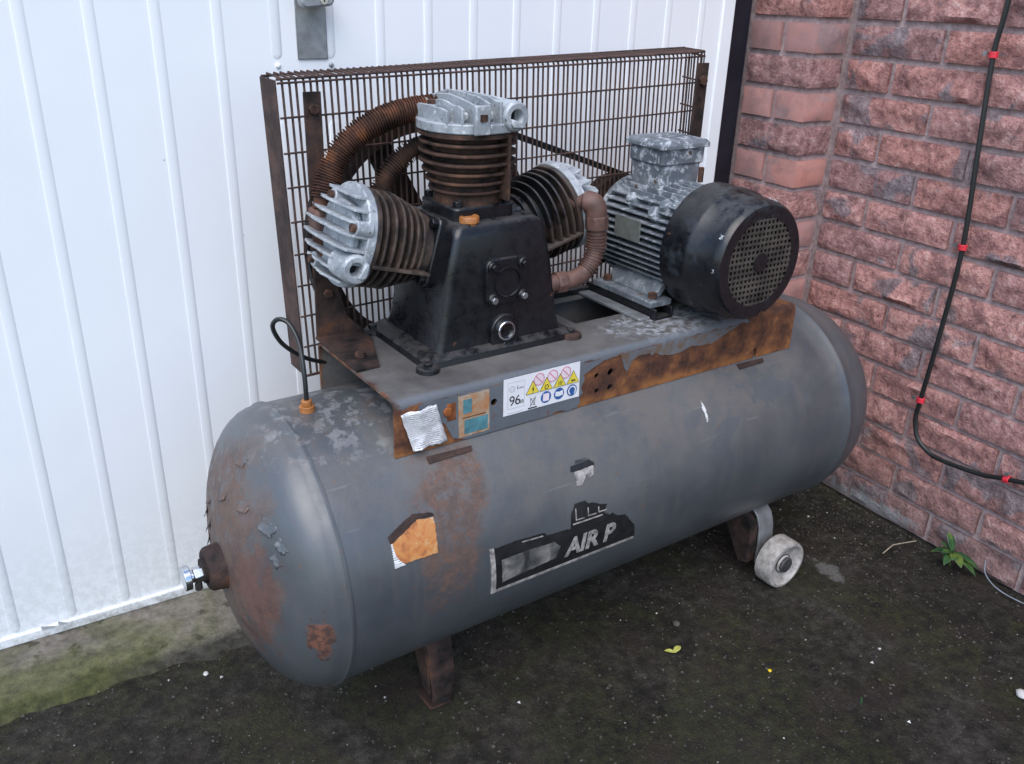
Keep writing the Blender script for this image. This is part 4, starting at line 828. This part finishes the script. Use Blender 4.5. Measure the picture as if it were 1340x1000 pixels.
# electric motor
mo = empty('electric_motor', (0, 0, 0), 0, AC); mf = lambda h, a, b: (MU + a, h, MZ + b)
MB().lathe([(-0.085, 0.080), (0.118, 0.080), (0.120, 0.094), (0.135, 0.092), (0.142, 0.07), (0.150, 0.03)], mf, 48).build('motor_body', 'motor_paint', mo, smooth=40)
RF = 0.1035
def fin(poly): MB().prism(poly, -0.080, 0.117, lambda a, b, h: (MU + a, h, MZ + b)).build('fin', 'motor_paint', mo, 0.0007)
for side in (-1, 1):
    for k in range(-6, 7):
        zz = k * 0.0118; ri = math.sqrt(max(0, 0.078 ** 2 - zz * zz)) - 0.004; ro = math.sqrt(RF ** 2 - zz * zz)
        if ro - ri < 0.008: continue
        fin([(side * ri, zz - 0.0026), (side * ro, zz - 0.0015), (side * ro, zz + 0.0015), (side * ri, zz + 0.0026)])
for side in (-1, 1):
    for k in range(-5, 6):
        xx = k * 0.0122; zi = math.sqrt(0.078 ** 2 - xx * xx) - 0.004; zo = math.sqrt(RF ** 2 - xx * xx) - 0.002
        fin([(xx - 0.0025, side * zi), (xx - 0.0015, side * zo), (xx + 0.0015, side * zo), (xx + 0.0025, side * zi)])
for a, v in ((138, 0.055), (146, -0.015), (135, -0.03)):
    ca, sa = math.cos(RAD(a)), math.sin(RAD(a))
    MB().lathe([(0.07, 0.016), (0.098, 0.014), (0.106, 0.010), (0.108, 0.004)], lambda h, p, q: (MU + ca * h - sa * p, v + q, MZ + sa * h + ca * p), 14).build('casting_lug', 'motor_paint', mo, smooth=40)
mp = MB().box(-0.0015, 0.0015, -0.034, 0.034, -0.020, 0.020, lambda a, b, c: (MU - RF + 0.0005 + a, 0.030 + b, MZ + 0.020 + c)).build('rating_plate', 'name_plate', mo, 0.0005)
# fan cover with square-holed grille
MB().ring([(-0.070, 0.107), (-0.070, 0.113), (-0.124, 0.1135), (-0.134, 0.112), (-0.139, 0.1075), (-0.184, 0.105), (-0.194, 0.102), (-0.198, 0.098), (-0.198, 0.0775), (-0.1955, 0.0775), (-0.1955, 0.094), (-0.184, 0.101), (-0.139, 0.1035), (-0.124, 0.109)], mf, 72).build('fan_cover', 'black_fan', mo, smooth=40)
gr = MB(); rr = 0.0780; k = -8
for k in range(-9, 10):
    q = k * 0.0098 + 0.0049
    if abs(q) >= rr: continue
    L = math.sqrt(rr * rr - q * q)
    gr.box(-L, L, -0.1978, -0.1958, q - 0.0019, q + 0.0019, lambda a, h, b: (MU + a, h, MZ + b)); gr.box(q - 0.0019, q + 0.0019, -0.1973, -0.1953, -L, L, lambda a, h, b: (MU + a, h, MZ + b))
n_ = 24
gr.build('grille', 'grille_dust', mo, smooth=0)
MB().lathe([(-0.1990, 0.0002), (-0.1990, 0.017), (-0.1955, 0.018), (-0.1955, 0.0002)], mf, 12).build('grille_boss', 'black_fan', mo, smooth=30)
MB().lathe([(-0.150, 0.09), (-0.152, 0.0002)], mf, 32).build('fan_disc', 'dark_void', mo)
for k in range(8):
    a = RAD(45 * k + 10); MB().box(0.02, 0.085, -0.178, -0.152, -0.0015, 0.0015, lambda r, h, t: mf(h, math.cos(a) * r - math.sin(a) * t, math.sin(a) * r + math.cos(a) * t)).build('fan_blade', 'dark_void', mo)
# peeled scraps on the fan cover
for a, v, s_ in ((62, -0.165, 0.014), (72, -0.182, 0.010), (150, -0.186, 0.008), (182, -0.187, 0.007)):
    ca, sa = math.cos(RAD(a)), math.sin(RAD(a)); V = []; m = 5
    for j in range(m):
        for i in range(m):
            p_, q_ = i / (m - 1) - 0.5, j / (m - 1) - 0.5; hh = 0.1025 + s_ * 0.5 * (0.5 + fnoise(p_ * 5, q_ * 5, a))
            V.append((MU + ca * hh - sa * p_ * s_, v + q_ * s_ * 0.8, MZ + sa * hh + ca * p_ * s_))
    o = MB().add(V, [(j * m + i, j * m + i + 1, (j + 1) * m + i + 1, (j + 1) * m + i) for j in range(m - 1) for i in range(m - 1)]).build('paint_flake', 'cast_alu', mo); sm = o.modifiers.new('thick', 'SOLIDIFY'); sm.thickness = 0.0008
# terminal box
tb = MB().loft([sec(0.188, 0.280, 0.010, 0.092, 0.006, 0.835), sec(0.186, 0.282, 0.008, 0.094, 0.006, 0.885), sec(0.182, 0.286, 0.004, 0.097, 0.006, 0.888), sec(0.182, 0.286, 0.004, 0.097, 0.006, 0.915)]).build('terminal_box', 'motor_paint', mo, 0.001)
MB().loft([sec(0.175, 0.292, -0.003, 0.103, 0.006, 0.9155), sec(0.175, 0.292, -0.003, 0.103, 0.006, 0.923), sec(0.180, 0.287, 0.002, 0.098, 0.006, 0.929), sec(0.188, 0.280, 0.010, 0.09, 0.006, 0.930)]).build('box_lid', 'motor_paint', tb, 0.001)
MB().cyl((0.284, 0.05, 0.905), (0.305, 0.05, 0.905), 0.012, n=8).cyl((0.305, 0.05, 0.905), (0.312, 0.05, 0.905), 0.009, n=12).build('cable_gland', 'rust_plate', tb, 0.001)
MB().cyl((0.264, -0.012, 0.855), (0.264, -0.012, 0.882), 0.0055, n=10).build('eye_bolt', 'bolt_rust', mo, 0.001)
# motor feet and slide rails
for u in (0.150, 0.318):
    MB().box(u - 0.026, u + 0.026, -0.060, 0.105, 0.648, 0.660).build('motor_foot', 'motor_paint', mo, 0.002)
    s_ = 1 if u < MU else -1
    MB().prism([(u - 0.004 * s_, 0.660), (u + 0.010 * s_, 0.660), (u + 0.045 * s_, 0.70), (u + 0.032 * s_, 0.715)], -0.045, 0.09, lambda a, b, h: (a, h, b)).build('foot_web', 'motor_paint', mo, 0.002)
    MB().box(u - 0.022, u + 0.022, -0.070, 0.130, PZ + 0.0008, PZ + 0.005).box(u - 0.022, u - 0.017, -0.070, 0.130, PZ + 0.005, 0.6475).box(u + 0.017, u + 0.022, -0.070, 0.130, PZ + 0.005, 0.6475).build('slide_rail', 'black_pump', mo, 0.001)
    for v in (-0.042, 0.085): MB().cyl((u - 0.006 * s_, v, 0.660), (u - 0.006 * s_, v, 0.670), 0.0095, n=6).build('foot_bolt', 'bolt_rust', mo, 0.001)
MB().box(-0.005, 0.42, 0.118, 0.132, PZ + 0.001, PZ + 0.012).build('rear_rail', 'black_pump', plat, 0.001)
MB().box(0.10, 0.126, -0.060, 0.118, PZ + 0.0008, PZ + 0.006).build('support_strip', 'zinc_plate', plat, 0.001)

# unloader hose looping from the tank fitting
MB().tube(smoothpath([(-0.5116, -0.006, 0.592), (-0.510, 0.0, 0.637), (-0.507, 0.02, 0.679), (-0.513, 0.04, 0.705), (-0.524, 0.055, 0.709), (-0.528, 0.07, 0.692), (-0.510, 0.085, 0.657), (-0.470, 0.110, 0.618), (-0.425, 0.135, 0.590), (-0.36, 0.142, 0.572)], 10), 0.0036, 10).build('hose', 'hose_black', AC)

# ------------------------------------------------------------------ cable on the brick wall and its clips
pts = [(-0.02, -0.395, 2.2), (-0.021, -0.375, 1.6), (-0.021, -0.366, 1.177), (-0.021, -0.362, 1.078), (-0.022, -0.378, 0.90), (-0.021, -0.395, 0.70), (-0.022, -0.392, 0.50), (-0.021, -0.384, 0.342), (-0.021, -0.383, 0.295), (-0.021, -0.398, 0.252), (-0.020, -0.430, 0.230), (-0.021, -0.468, 0.226), (-0.021, -0.558, 0.236), (-0.021, -0.614, 0.253), (-0.022, -0.70, 0.27), (-0.022, -0.9, 0.28), (-0.022, -1.4, 0.28)]
cb = MB().tube(smoothpath(pts, 8), 0.0052, 10).build('wall_cable', 'hose_black')
tag(cb, 'black cable running down the brick wall and bending away to the right', 'cable')
for (y, z, hz), lab in (((-0.362, 1.078, 0), 'red cable clip highest on the wall, near the top of the photo'), ((-0.395, 0.701, 0), 'red cable clip halfway down the upright run of cable'), ((-0.384, 0.342, 0), 'red cable clip on the upright cable just above its bend'), ((-0.614, 0.253, 1), 'red cable clip at right on the level run after the bend')):
    r = tag(empty('cable_clip', (-0.021, y, z)), lab, 'clip', 'red cable clips on the brick wall')
    if hz: MB().ring([(-0.006, 0.0055), (-0.006, 0.0088), (0.006, 0.0088), (0.006, 0.0055)], lambda h, a, b: (a, -h, b + 0.2 * h), 20).build('clip_body', 'clip_red', r, 0.001); nl = (0.0, 0.0, 0.014)
    else: MB().ring([(-0.006, 0.0055), (-0.006, 0.0088), (0.006, 0.0088), (0.006, 0.0055)], lambda h, a, b: (a, b, h), 20).build('clip_body', 'clip_red', r, 0.001); nl = (0.0, 0.014, 0.002)
    MB().cyl((nl[0] + 0.018, nl[1], nl[2]), (nl[0] - 0.006, nl[1], nl[2]), 0.0018, n=8).cyl((nl[0] - 0.006, nl[1], nl[2]), (nl[0] - 0.008, nl[1], nl[2]), 0.0045, n=12).build('nail', 'nail_steel', r)

# ------------------------------------------------------------------ weed, litter and grit on the ground
wd = tag(empty('weed', (-0.035, -0.555, 0.0)), 'small green leafy weed growing at the foot of the brick wall', 'plant')
MB().tube(smoothpath([(0, 0, 0), (-0.006, 0.002, 0.022), (-0.010, -0.004, 0.045)], 5), [0.0028] * 6 + [0.002] * 5, 8).build('stem', 'leaf_green', wd)
def leaf(base, d, L, w, droop, name='leaf', mat='leaf_green', parent=None, roll=0.0):
    d = Vector(d).normalized(); sdv = d.cross(Vector((0, 0, 1))).normalized(); up = sdv.cross(d); sdv = (sdv * math.cos(roll) + up * math.sin(roll)); V = []; m = 9
    for j in range(m):
        t = j / (m - 1); hw = w * math.sin(math.pi * min(1, t * 0.93 + 0.07)) ** 0.8 * (1 if t < 1 else 0.05)
        c = Vector(base) + d * L * t + Vector((0, 0, -droop * L * t * t))
        for s_ in (-1, -0.5, 0, 0.5, 1): V.append(c + sdv * hw * s_ + Vector((0, 0, abs(s_) * hw * 0.35)))
    o = MB().add(V, [(j * 5 + i, j * 5 + i + 1, (j + 1) * 5 + i + 1, (j + 1) * 5 + i) for j in range(m - 1) for i in range(4)]).build(name, mat, parent, smooth=60)
    sm = o.modifiers.new('thick', 'SOLIDIFY'); sm.thickness = 0.0004; return o
for d, L, w, dr in (((-0.9, -0.25, 0.15), 0.055, 0.010, 0.3), ((-0.8, 0.45, 0.25), 0.05, 0.010, 0.2), ((-0.55, -0.8, 0.1), 0.05, 0.011, 0.25), ((0.1, 0.5, 0.9), 0.05, 0.010, 0.1), ((0.25, -0.95, 0.05), 0.058, 0.010, 0.35), ((-0.95, 0.1, 0.5), 0.045, 0.009, 0.3), ((-0.3, 0.6, 0.45), 0.035, 0.008, 0.1), ((-0.85, -0.55, 0.35), 0.04, 0.009, 0.3), ((-0.6, 0.8, 0.05), 0.045, 0.010, 0.3), ((0.05, -0.9, -0.15), 0.062, 0.011, 0.3)):
    leaf((-0.010, -0.004, 0.042), d, L, w, dr, parent=wd)
def litter(name, loc, label, cat, group=None): return tag(empty(name, loc), label, cat, group)
a = litter('fallen_leaf', (-0.787, -0.470, 0.004), 'pale yellow-green folded leaf lying on the dark concrete before the tank', 'leaf'); leaf((0.004, 0, 0.002), (0.9, 0.35, 0.15), 0.026, 0.006, 0.2, 'leaf_blade', 'leaf_yellow', a); leaf((0.004, 0, 0.002), (-0.6, 0.75, 0.2), 0.020, 0.005, 0.3, 'leaf_blade', 'leaf_yellow', a)
a = litter('fallen_petal', (-0.658, -0.600, 0.003), 'tiny bright yellow petal on the dark concrete', 'petal'); leaf((0, 0, 0.001), (0.5, 0.8, 0.2), 0.009, 0.0035, 0.2, 'petal_blade', 'petal_yellow', a)
a = litter('dry_stalk', (-0.09, -0.46, 0.004), 'thin straw-coloured stalk on the ground near the weed', 'stalk'); MB().tube([(-0.05, 0.006, 0.002), (-0.01, 0.010, 0.010), (0.05, -0.008, 0.012)], 0.0011, 6).build('stalk', 'straw', a)
a = litter('loose_wire', (-0.02, -0.72, 0.004), 'thin grey wire curling from wall foot at the right edge', 'wire'); MB().tube(smoothpath([(0.0, 0.10, 0.045), (-0.012, 0.085, 0.02), (-0.015, 0.04, 0.004), (-0.004, -0.05, 0.004), (0.0, -0.16, 0.004)], 6), 0.0014, 6).build('wire_strand', 'nail_steel', a)
a = litter('grass_blade', (-0.575, -0.742, 0.0), 'single green grass blade sprouting from the concrete at lower right', 'grass blade'); leaf((0, 0, 0), (0.1, 0.15, 1), 0.022, 0.0018, 0.1, 'blade', 'leaf_green', a)
def stone_mesh(r, sd, flat_=0.6):
    bm = bmesh.new(); bmesh.ops.create_icosphere(bm, subdivisions=2, radius=r)
    for v in bm.verts:
        k = 1 + 0.35 * fnoise(v.co.x / r + sd, v.co.y / r, v.co.z / r, 2); v.co *= k; v.co.z *= flat_
    me = bpy.data.meshes.new('pebble'); bm.to_mesh(me); bm.free(); me.shade_smooth(); return me
for loc, r, mat, lab in (((-0.290, -0.875, 0.004), 0.011, 'pebble_white', 'pale flat pebble at the far right edge of the ground'), ((-1.39, -0.47, 0.003), 0.006, 'pebble_white', 'white stone chip on the ground at lower left of the foot'), ((-0.105, -0.145, 0.006), 0.007, 'pebble_white', 'white stone chip under the right end of the tank'), ((-1.575, -0.085, 0.004), 0.005, 'pebble_white', 'white chip beside the pale threshold edge at left'), ((-0.72, -0.405, 0.004), 0.008, 'pebble_grey', 'grey flat stone on the ground between leaf and wheel')):
    o = link('pebble', stone_mesh(r, loc[0] * 9), mat); o.location = loc; tag(o, lab, 'pebble', 'loose stones on the concrete')
rg = random.Random(3); mb = MB(); mb2 = MB()
tet = [(1, 0, -0.5), (-0.5, 0.87, -0.4), (-0.5, -0.87, -0.5), (0.1, 0.1, 0.8)]; tf = [(0, 1, 2), (0, 3, 1), (1, 3, 2), (2, 3, 0)]
for i in range(17000):
    x, y = rg.uniform(-2.5, -0.01), rg.uniform(-1.5, 0.0); r = 0.0010 * (0.6 + rg.expovariate(1.0)); a = rg.uniform(0, 6.28)
    if i % 19 == 0: x, y = rg.gauss(-0.12, 0.10), rg.gauss(-0.30, 0.14); x = min(x, -0.012)
    r = min(r, 0.0042); q = [(x + r * (p[0] * math.cos(a) - p[1] * math.sin(a)), y + r * (p[0] * math.sin(a) + p[1] * math.cos(a)), 0.001 + 0.004 * fnoise(x * 3, y * 3, 0.3) + r * p[2] * 0.7) for p in tet]
    (mb if i < 5200 and rg.random() < 0.06 else mb2).add(q, tf)
tag(mb.build('white_grit', 'pebble_white', smooth=0), 'tiny white grit scattered over the dark concrete', 'grit', kind='stuff')
tag(mb2.build('grey_grit', 'pebble_grey', smooth=0), 'tiny grey grit and crumbs scattered over the concrete', 'grit', kind='stuff')
